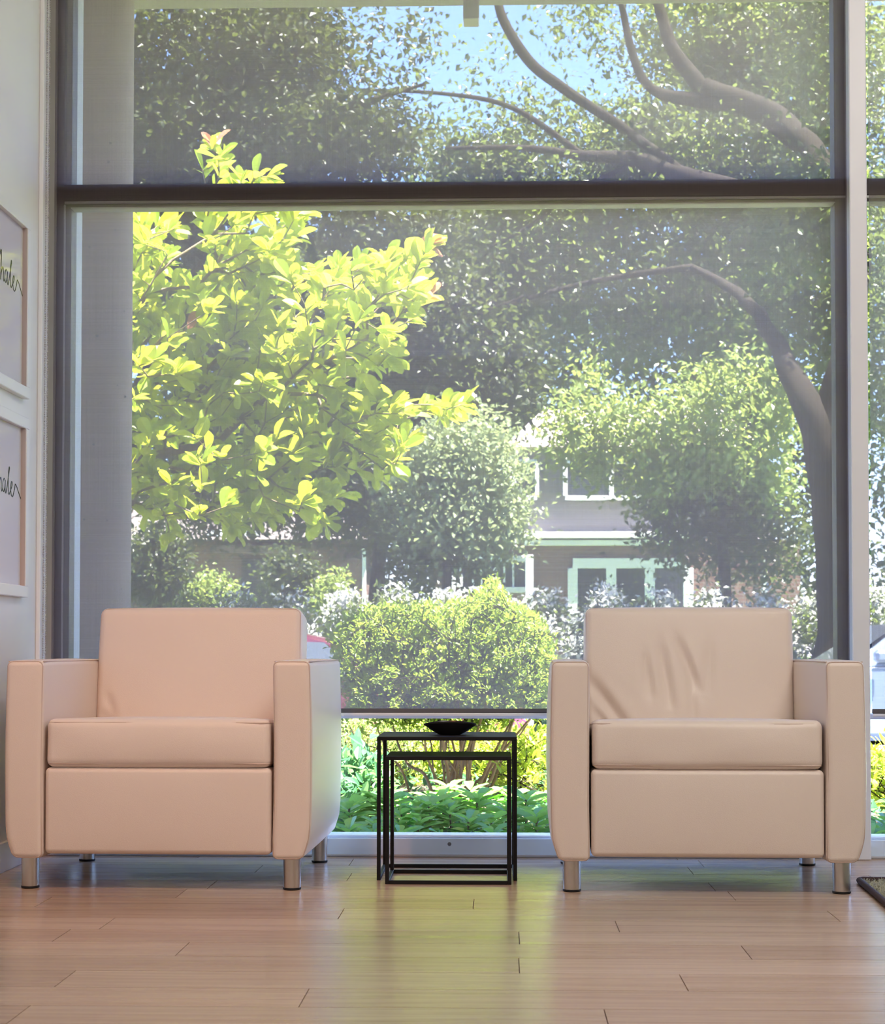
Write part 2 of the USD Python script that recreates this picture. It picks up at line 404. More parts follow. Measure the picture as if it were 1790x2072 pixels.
# roller shades
def shade(xa, xb, label, zh=.459):
    t = thing('roller_shade', label, 'roller shade', (0, -.034, 0))
    nx, nz = 2, 2
    obj('fabric', box(xa, xb, -.0004, .0004, zh, 2.95), MATS['screen_fabric'], t)
    obj('hem_pocket', box(xa, xb, -.004, .004, zh - .010, zh + .004, .002), M_hem, t)
    obj('hem_bar', box(xa, xb, -.006, .006, zh - .020, zh - .010, .002), M_white, t, label='pale aluminium hem bar')
    m = move(tube([(xa, 0, 0), (xb, 0, 0)], .028, 20), (0, .0, 2.965)); obj('roller_tube', m, M_white, t, smooth=40)
    return t


shade(-1.4175, 1.0795, 'wide grey see-through roller shade behind the two armchairs')
shade(1.148, 3.65, 'grey see-through roller shade right of the white window post')


def chain(xa, xb, y, z0, z1, m, label, d=.0042):
    t = thing('bead_chain', label, 'bead chain', ((xa + xb) / 2, y, z0))
    dx = (xb - xa) / 2
    ball = trimesh.creation.icosphere(1, d / 2)
    for s in (-1, 1):
        zs = np.arange(0.0, z1 - z0, d * 1.32)
        V = (ball.vertices[None] + np.stack([np.full(len(zs), s * dx), np.zeros(len(zs)), zs], 1)[:, None]).reshape(-1, 3)
        F = (ball.faces[None] + (np.arange(len(zs)) * len(ball.vertices))[:, None, None]).reshape(-1, 3)
        obj('strand', (V, F), m, t, smooth=True, kind='stuff')
    n = 7; a = np.linspace(math.pi, 2 * math.pi, n)
    V = (ball.vertices[None] + np.stack([np.cos(a) * dx, np.zeros(n), np.sin(a) * dx * 1.1], 1)[:, None]).reshape(-1, 3)
    F = (ball.faces[None] + (np.arange(n) * len(ball.vertices))[:, None, None]).reshape(-1, 3)
    obj('bottom_loop', (V, F), m, t, smooth=True, kind='stuff')
    return t


chain(-1.4385, -1.4305, -.055, .45, 2.94, M_bead, 'thin bead pull chain hanging along the left window jamb')
pb = at(1757, 1480, -.055)
chain(pb[0] - .0085, pb[0] - .0005, -.06, pb[2], 2.94, M_wbead, 'white bead pull chain hanging right of the white window post', .0062)

# ------------------------------------------------------------------ armchairs
def wrinkle(v, creases):
    """Pushes soft creases into the front (-y) of a cushion: (x0,z0,x1,z1,width,depth)."""
    v = v.copy(); front = np.clip((-v[:, 1] - .01) / .03, 0, 1)
    for x0, z0, x1, z1, w, d in creases:
        a = np.array([x0, z0]); b = np.array([x1, z1]); ab = b - a; L = ab @ ab
        p = v[:, [0, 2]]; t = np.clip(((p - a) @ ab) / L, 0, 1)
        q = a + t[:, None] * ab
        side = ((p - q) @ np.array([-ab[1], ab[0]])) / math.sqrt(L)
        dist = np.linalg.norm(p - q, axis=1)
        prof = np.exp(-(dist / w) ** 2) * np.sin(np.pi * np.clip(t, .02, .98)) ** .6
        v[:, 1] += front * d * prof * (1 - 1.6 * np.tanh(side / w * 1.5))
    return v


def rrect(hx, hz, r, n=5):
    out = []
    for cx, cz, a0 in ((hx - r, hz - r, 0), (-hx + r, hz - r, 90), (-hx + r, -hz + r, 180), (hx - r, -hz + r, 270)):
        for a in np.radians(np.linspace(a0, a0 + 90, n)): out.append((cx + r * math.cos(a), cz + r * math.sin(a)))
    return np.array(out)


def densify(p, step=.02, closed=True):
    out = []; n = len(p)
    for i in range(n if closed else n - 1):
        a, b = p[i], p[(i + 1) % n]; k = max(1, int(np.linalg.norm(b - a) / step))
        for t in range(k): out.append(a + (b - a) * t / k)
    return np.array(out)


def armchair(label, loc, rz, creases, seed):
    t = thing('armchair', label, 'armchair', loc, rz)
    W, aw, D0, D1 = .822, .100, -.055, .700
    zt, zb = .616, .086
    for s in (-1, 1):
        cx = s * (W / 2 - aw / 2); hz = (zt - zb) / 2; cy = (D0 + D1) / 2
        v, f = rbox(aw, D1 - D0, zt - zb, .014, 12, (.010, .004, .004))
        # the outer face tucks in at the bottom, the skirt corner hangs a little lower at the front
        zr = (v[:, 2] + hz) / (2 * hz)
        tuck = np.clip(1 - zr / .16, 0, 1) ** 2
        v[:, 0] -= np.where(v[:, 0] * s > 0, s * .020 * tuck, 0)
        v[:, 0] += s * .004 * np.sin(np.pi * np.clip(zr, 0, 1))
        p = meshkit.noise(v * 9 + seed + s) - .5; v += p[:, None] * np.array([.0022, .0022, .0016])
        arm = obj('armrest', (v + [cx, cy, zb + hz], f), M_leather, t, smooth=50)
        loop = densify(rrect(aw / 2 - .003, hz - .002, .013))
        pth = np.stack([loop[:, 0], np.full(len(loop), D0 + .005), loop[:, 1] + zb + hz], 1)
        zr = (loop[:, 1] + hz) / (2 * hz); tk = np.clip(1 - zr / .16, 0, 1) ** 2
        pth[:, 0] -= np.where(loop[:, 0] * s > 0, s * .020 * tk, 0); pth[:, 0] += s * .004 * np.sin(np.pi * np.clip(zr, 0, 1)) + cx
        side = [np.array([(cx + q * (aw / 2 - .003), yy, zt - .0015) for yy in np.linspace(D0 + .012, D1 - .02, 24)]) for q in (-1, 1)]
        obj('piping', cat(tube(pth, .0021, 6, closed=True), *[tube(q, .0019, 6) for q in side]), M_piping, arm, smooth=60)
    # base box
    bw = W - 2 * aw - .008
    v, f = rbox(bw, .60, .232, .014, 10, (0, .010, .002)); v += [0, D0 + .306, .097 + .116]
    obj('seat_base', (v, f), M_leather, t, smooth=50)
    obj('dust_cover', box(-bw / 2 + .02, bw / 2 - .02, D0 + .03, D1 - .08, .0965, .0995), M_under, t)
    # seat cushion
    cw = bw - .006
    v, f = rbox(cw, .56, .128, .020, 22, (.0, .012, .010))
    v[:, 2] += .004 * (meshkit.noise(v * 7 + seed * 3) - .5) * np.clip(v[:, 2] * 40, 0, 1)
    v[:, 1] += .007 * (meshkit.noise(v * np.array([10, 4, 12]) + seed * 5) - .5) * np.clip(-v[:, 1] * 6, 0, 1)
    cc = np.array([0, D0 + .285, .328 + .054]); rake = math.radians(-2.7)
    seat = obj('seat_cushion', move((v, f), cc, rx=rake), M_leather, t, smooth=50)
    hx, hy = cw / 2 - .004, .276
    rims = []
    for z in (.053, -.053):
        l = rrect(hx, hy, .02); l = densify(l, .03)
        rims.append(move(tube(np.stack([l[:, 0], l[:, 1] * 1.012, np.full(len(l), z * 1.03)], 1), .0026, 6, closed=True), cc, rx=rake))
    obj('piping', cat(*rims), M_piping, seat, smooth=60)
    # back
    bk = W - 2 * aw - .006
    v, f = rbox(bk, .150, .47, .022, 60, (.004, .012, .006), seg=4)
    v = wrinkle(v, creases)
    v[:, 1] += .006 * (meshkit.noise(v * np.array([5, 3, 5]) + seed * 2) - .5)
    lean = math.radians(-9)
    back = move((v, f), (0, .610, .530), rx=lean)
    bo = obj('backrest', back, M_leather, t, smooth=50)
    l = densify(rrect(bk / 2 - .004, .232, .022), .03)
    ring = np.stack([l[:, 0], np.full(len(l), -.066), l[:, 1]], 1)
    obj('piping', move(tube(ring, .0022, 6, closed=True), (0, .610, .530), rx=lean), M_piping, bo, smooth=60)
    v, f = rbox(bk, .06, .45, .012, 4); obj('back_panel', (v + [0, .665, .32], f), M_leather, t, smooth=50)
    for x in (-.3575, .3575):
        for y in (0, .632):
            lg = obj('leg', move(lathe([(0, .006), (.0228, .006), (.0232, .009), (.0245, .092), (0, .092)], 28), (x, y, 0)), M_steel, t, smooth=40)
            obj('foot_pad', move(lathe([(0, 0), (.0225, 0), (.0245, .002), (.0245, .006), (0, .0065)], 28), (x, y, 0)), M_rubber, lg, smooth=40)
    return t


armchair('salmon-lit cream leather armchair standing beside the framed pictures', (-.923, -.804, 0), -.0178,
         [(-.29, -.07, -.20, -.17, .030, .006), (-.27, -.02, -.24, -.10, .02, .004)], 1.0)
armchair('cream leather armchair with creased backrest standing by the rug corner', (.545, -.828, 0), -.0226,
         [(-.075, .13, -.045, -.08, .020, .009), (-.03, .15, .04, -.03, .020, .010), (-.125, .10, -.105, -.05, .018, .007), (.075, .14, .06, -.04, .022, .005),
          (-.29, .03, -.16, -.15, .026, .011), (-.28, -.06, -.19, -.19, .020, .008), (.01, .05, .02, -.14, .018, .004)], 2.0)

# ------------------------------------------------------------------ nesting tables and bowl
def nest(name, label, fl, fr, depth, h, rz, front_rail, th=.0105, bar=.0105):
    a = on_floor(*fl); b = on_floor(*fr); w = np.linalg.norm((b - a)[:2])
    rz = math.atan2(b[1] - a[1], b[0] - a[0]) + rz
    t = thing(name, label, 'side table', ((a + b) / 2 * np.array([1, 1, 0])), rz)
    hw = w / 2; q = bar
    obj('tabletop', box(-hw - q / 2, hw + q / 2, -q / 2, depth + q / 2, h - th, h, .0012), M_black, t)
    for x in (-hw, hw):
        for y in (0, depth):
            obj('leg', box(x - q / 2, x + q / 2, y - q / 2, y + q / 2, 0, h - th, .001), M_black, t)
    for x in (-hw, hw): obj('base_rail', box(x - q / 2, x + q / 2, q / 2, depth - q / 2, .0, q, .001), M_black, t)
    obj('base_rail', box(-hw + q / 2, hw - q / 2, depth - q / 2, depth + q / 2, 0, q, .001), M_black, t)
    if front_rail: obj('base_rail', box(-hw + q / 2, hw - q / 2, -q / 2, q / 2, 0, q, .001), M_black, t)
    return t, a, b, rz


_, la, lb, lrz = nest('nesting_table', 'taller thin black metal nesting table with the bowl on it', (766, 1781), (1042, 1782), .30, .402, 0.0, False)
nest('nesting_table', 'lower thin black metal nesting table tucked under the taller one', (783, 1789), (1030.5, 1790), .245, .352, 0.0, True)
TD = (la[1] + lb[1]) / 2 + .13
bc = at(910, 1490, TD)


def leafbowl():
    """A boat-shaped dish pointed at both ends, its long sides arched up."""
    n, k = 36, 12; vs = []
    L, B, Hh = .0765, .052, .036
    for sgn, off in ((1, 0.0), (-1, .003)):
        for j in range(k + 1):
            r = j / k
            for i in range(n):
                a = 2 * math.pi * i / n
                ca, sa = math.cos(a), math.sin(a)
                x = L * r * ca; y = B * r * sa * abs(sa) ** .5  # pointed ends
                rim = Hh * (0.80 + .20 * (1 - (x / L) ** 2))
                z = rim * max(0.0, (r - .38) / .62) ** 1.35 + off
                vs.append((x, y, z))
    f = []; m = (k + 1) * n
    for s in (0, 1):
        for j in range(k):
            for i in range(n):
                a, b, c, d = j * n + i, j * n + (i + 1) % n, (j + 1) * n + (i + 1) % n, (j + 1) * n + i
                q = [s * m + a, s * m + b, s * m + c, s * m + d]; f.append(q[::-1] if s == 0 else q)
    for i in range(n):
        a, b = k * n + i, k * n + (i + 1) % n; f.append([a, b, m + b, m + a])
    return np.array(vs), np.array(f)


bw = thing('bowl', 'black pointed boat-shaped bowl standing on the taller nesting table', 'bowl', (bc[0], TD, .402), lrz + .02)
obj('dish', leafbowl(), M_bowl, bw, smooth=50)

# ------------------------------------------------------------------ framed prints on the left wall
def stroke(pts, r0=.0018, n=90):
    p = smoothpath(pts, n); return p


WORD_H = [(-.335, .0), (-.318, .02), (-.288, .075), (-.279, .083), (-.276, .072), (-.281, .02), (-.284, -.004), (-.276, .018), (-.262, .036), (-.254, .030), (-.254, .008), (-.248, -.002), (-.238, .008)]
WORD_A = [(-.212, .030), (-.224, .037), (-.236, .026), (-.238, .008), (-.228, -.002), (-.216, .012), (-.211, .032), (-.212, .006), (-.204, -.004), (-.194, .012)]
WORD_L = [(-.194, .012), (-.172, .058), (-.166, .072), (-.171, .074), (-.178, .050), (-.179, .006), (-.170, -.005), (-.158, .004)]
WORD_E = [(-.158, .004), (-.140, .020), (-.136, .032), (-.144, .034), (-.152, .018), (-.146, -.003), (-.130, -.008), (-.112, .012), (-.102, .030), (-.088, .026), (-.050, .0), (-.012, -.022), (-.002, -.025)]
WORD_IN = [(-.480, .0), (-.466, .032), (-.467, .006), (-.458, -.003), (-.442, .030), (-.440, .004), (-.430, .026), (-.415, .036), (-.408, .026), (-.408, .006), (-.396, -.003), (-.370, .004), (-.335, .0)]
WORD_EX = [(-.500, .006), (-.478, .020), (-.474, .034), (-.484, .034), (-.490, .014), (-.480, -.002), (-.462, .008), (-.440, .034), (-.428, .0), (-.414, -.006), (-.396, .004), (-.370, .002), (-.335, .0)]
WORD_X2 = [(-.408, .036), (-.428, .014), (-.446, -.004)]


def picture(label, top_r, bot_r, itop, word, tail_px):
    XF = XL + .022
    a = on_x(*top_r, XF); b = on_x(*bot_r, XF)
    y1 = (a[1] + b[1]) / 2; z1, z0 = a[2], b[2]; wdt = .62; fw = .034
    t = thing('picture_frame', label, 'framed print', (XL, y1 - wdt / 2, z0))
    H = z1 - z0; hw = wdt / 2
    def bar(p0, p1, q0, q1): return box(0.0, .022, p0, p1, q0, q1, .002)
    obj('frame_rail', bar(-hw, hw, 0, fw), M_frame, t); obj('frame_rail', bar(-hw, hw, H - fw, H), M_frame, t)
    obj('frame_stile', bar(-hw, -hw + fw, fw, H - fw), M_frame, t); obj('frame_stile', bar(hw - fw, hw, fw, H - fw), M_frame, t)
    pr = obj('print', box(.002, .006, -hw + fw - .002, hw - fw + .002, fw - .002, H - fw + .002), M_paper, t)
    obj('rebate', box(.006, .020, hw - fw - .004, hw - fw, fw, H - fw), M_mat, t, label='pinkish brown inner rebate, coloured as its shadow')
    obj('rebate', box(.006, .020, -hw + fw, -hw + fw + .004, fw, H - fw), M_mat, t)
    e = on_x(*tail_px, XL + .007); uo = e[1] - (y1 - wdt / 2); zo = e[2] - z0
    ms = []
    for st in word:
        p = smoothpath(st, 110); p3 = np.stack([np.full(len(p), .0066), p[:, 0] + uo, p[:, 1] + zo + .025], 1)
        d = np.gradient(p, axis=0); ang = np.abs(d[:, 1]) / (np.linalg.norm(d, axis=1) + 1e-9)
        v, f = tube(p3, .0016 + .0014 * ang, 6); v[:, 0] = .0066 + (v[:, 0] - .0066) * .25; ms.append((v, f))
    obj('lettering', cat(*ms), M_ink, pr, label='thin black script lettering')
    obj('glass_pane', box(.012, .0135, -hw + fw - .001, hw - fw + .001, fw - .001, H - fw + .001), MATS['picture_glass'], t)


picture('upper white framed print with black script word, hanging on the left wall', (64, 446), (60, 808), None, [WORD_H, WORD_A, WORD_L, WORD_E, WORD_IN], (53, 617))
picture('lower white framed print with black script word, hanging on the left wall', (61, 848), (56.5, 1209), None, [WORD_H, WORD_A, WORD_L, WORD_E, WORD_EX, WORD_X2], (49, 1023))

# ------------------------------------------------------------------ rug corner
rc = on_floor(1737, 1787); re = on_floor(1790, 1833)
ra = math.atan2(re[1] - rc[1], re[0] - rc[0])
rug = thing('rug', 'olive shaggy rug with dark brown bound edge on the floor at right', 'rug', (rc[0], rc[1], 0), 0.0)
e1 = np.array([math.cos(ra), math.sin(ra)]); e2 = np.array([-e1[1], e1[0]])
L1, L2 = 1.5, 1.1
def rugpt(u, v, z): q = e1 * u + e2 * v; return (q[0], q[1], z)
base = np.array([rugpt(u, v, z) for z in (0, .006) for u, v in ((.006, .006), (L1, .006), (L1, L2), (.006, L2))])
obj('backing', (base, np.array([[0, 3, 2, 1], [4, 5, 6, 7], [0, 1, 5, 4], [1, 2, 6, 5], [2, 3, 7, 6], [3, 0, 4, 7]])), plain('rug_backing', (.34, .31, .21), .95), rug)
bd = densify(np.array([rugpt(0, L2, .009), rugpt(0, 0.01, .009), rugpt(.01, 0, .009), rugpt(L1, 0, .009)]), .02, False)
obj('binding', tube(bd, .009, 8), plain('rug_binding', (.045, .022, .020), .8, bump=.4, bscale=200), rug, smooth=60)
r2 = np.random.default_rng(3)
N = 9000; uu = r2.uniform(.012, .62, N); vv = r2.uniform(.012, .62, N)
keep = np.maximum(uu, vv) < .62; uu, vv = uu[keep], vv[keep]; N = len(uu)
P = uu[:, None] * e1 + vv[:, None] * e2; tipo = r2.normal(0, .006, (N, 2)); hh = r2.uniform(.010, .019, N)
ang = r2.uniform(0, math.pi, N); wv = np.stack([np.cos(ang), np.sin(ang)], 1) * .0016
V = np.stack([np.column_stack([P - wv, np.full(N, .004)]), np.column_stack([P + wv, np.full(N, .004)]), np.column_stack([P + tipo + wv * .6, hh]), np.column_stack([P + tipo - wv * .6, hh])], 1).reshape(-1, 3)
F = (np.array([[0, 1, 2], [0, 2, 3]])[None] + (np.arange(N) * 4)[:, None, None]).reshape(-1, 3)
obj('pile', (V, F), leafmat('rug_pile', (.55, .53, .38), (.85, .83, .66), (.5, .48, .36), .3, .9), rug, kind='stuff')


# ------------------------------------------------------------------ outdoors: materials
M_bark = plain('dark_bark', (.022, .018, .015), .95, spec=.08, vary=.25, scale=14, bump=.6, bscale=30)
M_twig = plain('twig_bark', (.16, .115, .075), .8, vary=.2, scale=12)
M_stem = plain('brown_stem', (.30, .17, .10), .8, vary=.25, scale=18, bump=.4, bscale=60)
L_tree = leafmat('yellow_green_leaf', (.28, .41, .025), (.54, .64, .05), (.90, .95, .06), .60)
L_red = leafmat('young_red_leaf', (.50, .22, .15), (.62, .36, .22), (.75, .38, .20), .5)
L_box = leafmat('boxwood_leaf', (.22, .33, .045), (.56, .66, .13), (.62, .74, .10), .45)
L_low = leafmat('groundcover_leaf', (.13, .36, .08), (.34, .64, .18), (.46, .84, .16), .45, .32, .6)
L_teal = leafmat('bluish_leaf', (.05, .15, .07), (.14, .30, .14), (.20, .42, .14), .4, .35)
L_yellow = leafmat('bright_yellow_leaf', (.30, .42, .04), (.56, .62, .10), (.68, .74, .08), .5)
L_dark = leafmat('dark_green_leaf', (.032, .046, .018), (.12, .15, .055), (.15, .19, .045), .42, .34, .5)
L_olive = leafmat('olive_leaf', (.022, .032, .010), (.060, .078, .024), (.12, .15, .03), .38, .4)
L_mid = leafmat('mid_green_leaf', (.05, .072, .025), (.25, .30, .12), (.24, .31, .07), .42, .34, .5)
L_pale = leafmat('pale_green_leaf', (.24, .29, .16), (.62, .66, .46), (.46, .54, .24), .42, .3, .5)
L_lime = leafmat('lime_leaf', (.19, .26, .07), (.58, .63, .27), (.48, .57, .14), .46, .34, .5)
L_flower = leafmat('white_flower', (.55, .55, .52), (.85, .84, .82), (.7, .7, .66), .35, .6)
L_grass = leafmat('lawn_grass', (.14, .28, .03), (.30, .48, .06), (.36, .55, .05), .4, .6)
M_soil = plain('soil', (.045, .030, .020), .95, vary=.3, scale=20)
M_asphalt = plain('asphalt', (.10, .10, .11), .9, vary=.1)
M_pave = plain('pavement', (.34, .31, .30), .85, vary=.08)


# ------------------------------------------------------------------ outdoors: plants
def leaf_template(kind):
    """Leaf along +x, up = +z: folded along the midrib and curving down to the tip."""
    if kind == 'broad':     # obovate, six stations
        xs = np.array([0, .14, .34, .58, .80, .93, 1.0]); w = np.array([.02, .10, .19, .26, .24, .13, .0])
    elif kind == 'lance':
        xs = np.array([0, .2, .45, .75, 1.0]); w = np.array([.02, .15, .20, .13, .0])
    else:
        return np.array([(0, 0, 0), (.45, 0, -.02), (.45, .30, .08), (.45, -.30, .08), (1.0, 0, -.12)], float), np.array([(0, 1, 2), (0, 3, 1), (1, 4, 2), (1, 3, 4)])
    v, f = [], []
    for i, (x, ww) in enumerate(zip(xs, w)):
        zc = -.10 * x * x
        v += [(x, 0, zc), (x, ww, zc + ww * .35), (x, -ww, zc + ww * .35)]
        if i:
            a, b = 3 * (i - 1), 3 * i
            f += [(a, b, b + 1), (a, b + 1, a + 1), (a, a + 2, b + 2), (a, b + 2, b)]
    return np.array(v, float), np.array(f)


TMPL = {k: leaf_template(k) for k in ('broad', 'lance', 'tiny')}


def leaves(pos, d, nrm, size, kind):
    """All the leaves at pos, pointing along d with upper side nrm: (n, V, 3) and the faces."""
    tv, tf = TMPL[kind]
    d = d / (np.linalg.norm(d, axis=1, keepdims=True) + 1e-9)
    s = np.cross(nrm, d); s /= np.linalg.norm(s, axis=1, keepdims=True) + 1e-9
    u = np.cross(d, s)
    size = np.broadcast_to(size, (len(pos),))[:, None, None]
    V = pos[:, None] + size * (tv[None, :, :1] * d[:, None] + tv[None, :, 1:2] * s[:, None] + tv[None, :, 2:] * u[:, None])
    return V, tf


def joined(V, tf):
    n, k = V.shape[:2]
    return V.reshape(-1, 3), (tf[None] + (np.arange(n) * k)[:, None, None]).reshape(-1, 3)


def unit(r, n):
    v = r.normal(size=(n, 3)); return v / np.linalg.norm(v, axis=1, keepdims=True)


def grow(root, pts, bias=.55, bend=0.0):
    """Connects the points to a branching tree from root. Returns nodes and parents."""
    pts = np.asarray(pts); order = np.argsort(np.linalg.norm(pts - root, axis=1))
    nodes = np.zeros((len(pts) + 1, 3)); nodes[0] = root; par = np.full(len(pts) + 1, -1); L = np.zeros(len(pts) + 1)
    for k, i in enumerate(order, 1):
        dd = np.linalg.norm(nodes[:k] - pts[i], axis=1)
        j = int(np.argmin(dd + bias * L[:k]))
        nodes[k] = pts[i]; par[k] = j; L[k] = L[j] + dd[j]
    return nodes, par


def wood(nodes, par, r_tip, power=.45, sides=5, rmax=1.0):
    n = len(nodes); cnt = np.ones(n)
    for k in range(n - 1, 0, -1): cnt[par[k]] += cnt[k]
    rad = np.minimum(r_tip * cnt ** power, rmax)
    a = nodes[par[1:]]; b = nodes[1:]; ra = np.minimum(rad[par[1:]], rad[1:] * 1.35); rb = rad[1:]
    t = b - a; t /= np.linalg.norm(t, axis=1, keepdims=True) + 1e-9
    ref = np.where(np.abs(t[:, 2:]) < .9, [[0, 0, 1.0]], [[1.0, 0, 0]])
    x = np.cross(t, ref); x /= np.linalg.norm(x, axis=1, keepdims=True); y = np.cross(t, x)
    ang = np.arange(sides) * 2 * math.pi / sides
    ring = np.cos(ang)[None, :, None] * x[:, None] + np.sin(ang)[None, :, None] * y[:, None]
    V = np.concatenate([(a - t * ra[:, None] * .3)[:, None] + ra[:, None, None] * ring, b[:, None] + rb[:, None, None] * ring], 1)
    j = np.arange(sides); q = np.stack([j, (j + 1) % sides, sides + (j + 1) % sides, sides + j], 1)
    tf = np.vstack([q[:, [0, 1, 2]], q[:, [0, 2, 3]]])
    return joined(V, tf)


def in_poly(r, poly, n):
    from shapely.geometry import Polygon, Point
    from shapely import contains_xy
    P = Polygon(poly); x0, y0, x1, y1 = P.bounds; out = []
    while len(out) < n:
        c = np.column_stack([r.uniform(x0, x1, 4 * n), r.uniform(y0, y1, 4 * n)])
        out += list(c[contains_xy(P, c[:, 0], c[:, 1])])
    return np.array(out[:n])


def leaf_split(name_stuff, V, tf, m, parent, count=300, sub=None):
    """The leaves that show largest become parts, the rest one part of kind stuff."""
    c = V.mean(1); rel = c - CAM
    z = rel @ FW; px = rel @ RT / z * FPX + IW / 2; py = CY - rel @ UP / z * FPX
    area = np.zeros(len(V))
    for t in tf:
        q = [np.stack([(V[:, k] - CAM) @ RT, (V[:, k] - CAM) @ UP], 1) / ((V[:, k] - CAM) @ FW)[:, None] for k in t]
        e1, e2 = q[1] - q[0], q[2] - q[0]
        area += np.abs(e1[:, 0] * e2[:, 1] - e1[:, 1] * e2[:, 0])
    area *= ((px > 150) & (px < 1790) & (py > 0) & (py < 1700))
    order = np.argsort(-area); big, rest = order[:count], order[count:]
    for i in big: obj('leaf', (V[i], tf), m, parent)
    if len(rest): obj(name_stuff, joined(V[rest], tf), m, parent, kind='stuff')


def solid_blob(r, c, rad, n, k, spread, shell=.55):
    """k leaf positions round each of n cluster centres in an ellipsoid."""
    u = unit(r, n); q = r.uniform(shell ** 3, 1, n) ** (1 / 3)
    cc = c + u * q[:, None] * rad
    p = cc[:, None] + r.normal(size=(n, k, 3)) * spread
    return cc, p.reshape(-1, 3)


# --- canopy over the window and its column
Ycol, RC = .82, .20
cR = at(267.5, 700, Ycol); CX = cR[0] - RC * 1.018
col = thing('concrete_column', 'round pitted grey concrete column standing outside the left of the window', 'column', (CX, Ycol, -.2))
obj('shaft', move(lathe([(0, 0), (RC, 0), (RC, 3.30), (0, 3.30)], 64)), M_concrete, col, smooth=40)
rp = np.random.default_rng(12); pits = []
for (px, py) in ((183, 503), (196, 680), (227, 460), (213, 1052), (173, 1052), (230, 775), (258, 795), (203, 815), (219, 286), (216, 325), (235, 1190), (190, 900), (240, 620), (225, 1330)):
    p = at(px, py, Ycol - RC * .8) - np.array([CX, Ycol, -.2]); s = rp.uniform(.004, .008); xx = np.clip(p[0], -RC * .95, RC * .95); yy = -math.sqrt(RC ** 2 - xx ** 2)
    ico = trimesh.creation.icosphere(1, s); pits.append(move((ico.vertices * [1, .2, .7], ico.faces), (xx, yy, p[2]), rz=0))
for i, m in enumerate(pits): obj('pit', m, M_pit, col)
cnp = thing('canopy', 'thin edge of the concrete canopy along the top of the view', 'canopy', (0, 0, 3.10), kind='structure')
obj('slab', box(-4, 6, .15, 1.14, 0, .25), M_canopy, cnp)
fe = at(600, -2, 1.14)
obj('fascia', box(-4, 6, 1.14, 1.18, fe[2] - 3.10, .28, .004), M_canopy, cnp)
la_, lb_ = at(937, 0, 1.05), at(969, 46, 1.05)
lf = thing('soffit_box', 'small beige box hanging under the canopy edge at top centre', 'sign box', ((la_[0] + lb_[0]) / 2, 1.05, lb_[2]))
obj('housing', box(-(lb_[0] - la_[0]) / 2, (lb_[0] - la_[0]) / 2, -.05, .05, 0, 3.10 - lb_[2], .004), M_lampbox, lf)
obj('outside_wall', box(-6, XL - .12, .0, .3, -.3, 3.10), M_canopy, kind='structure')

# --- ground, street, pavement, lawn
def sheet(name, x0, x1, rows, m, bump=0.0, label=None, seed=0, parent=None):
    """A strip of ground through (y, z) rows, nearly flat, thick enough to stand."""
    xs = np.linspace(x0, x1, 40); R = np.array(rows, float)
    V = np.array([(x, y, z) for y, z in R for x in xs]); V[:, 2] += bump * (meshkit.noise(V * 1.3 + seed) - .5)
    n = len(xs); q = [(j * n + i, j * n + i + 1, (j + 1) * n + i + 1, (j + 1) * n + i) for j in range(len(R) - 1) for i in range(n - 1)]
    B = V.copy(); B[:, 2] -= .25
    return obj(name, cat((V, np.array(q)), (B, np.array(q)[:, ::-1])), m, parent, smooth=True, kind='structure')


sheet('planting_bed', -8, 10, [(.12, -.06), (1.5, -.07), (3.0, -.08), (4.6, -.10)], M_soil, .05)
sheet('lawn', -14, 16, [(4.6, -.10), (5.5, -.10), (6.6, -.10)], plain('turf', (.17, .30, .04), .9, vary=.2, scale=30), .03)
sheet('sidewalk', -14, 16, [(6.6, -.09), (7.4, -.09), (8.2, -.10)], M_pave)
sheet('verge', -16, 18, [(8.2, -.10), (9.2, -.14), (10.2, -.30)], plain('verge_turf', (.16, .28, .05), .9, vary=.2, scale=30), .03)
sheet('street', -30, 32, [(10.2, -.42), (13.0, -.40), (15.2, -.44)], M_asphalt)
sheet('far_garden', -40, 42, [(15.2, -.36), (16.5, -.33), (18, -.25), (26, .0), (60, .4)], plain('far_turf', (.12, .20, .05), .9, vary=.3, scale=8), .05)
# blades on the lawn strip that shows under the shade
rg = np.random.default_rng(31); N = 16000
gx, gy = rg.uniform(-1.5, 3.4, N), rg.uniform(4.6, 6.6, N)
V, tf = leaves(np.column_stack([gx, gy, np.full(N, -.10)]), np.column_stack([rg.normal(0, .35, (N, 2)), np.ones(N)]), unit(rg, N), rg.uniform(.05, .10, N), 'tiny')
g = obj('grass', joined(V, tf), L_grass, kind='stuff'); tag(g, 'short bright lawn grass seen under the shade at right', 'grass')

# low ivy between the plants of the bed
rv = np.random.default_rng(77); N = 9000
gx, gy = rv.uniform(-2.2, 4.2, N), rv.uniform(1.2, 4.7, N)
V, tf = leaves(np.column_stack([gx, gy, rv.uniform(-.09, -.02, N)]), unit(rv, N) * [1, 1, .4], np.column_stack([rv.normal(0, .4, (N, 2)), np.ones(N)]), rv.uniform(.04, .08, N), 'tiny')
ivy = obj('ground_ivy', joined(V, tf), L_teal, kind='stuff'); tag(ivy, 'low dark ivy covering the soil between the shrubs outside', 'ivy')

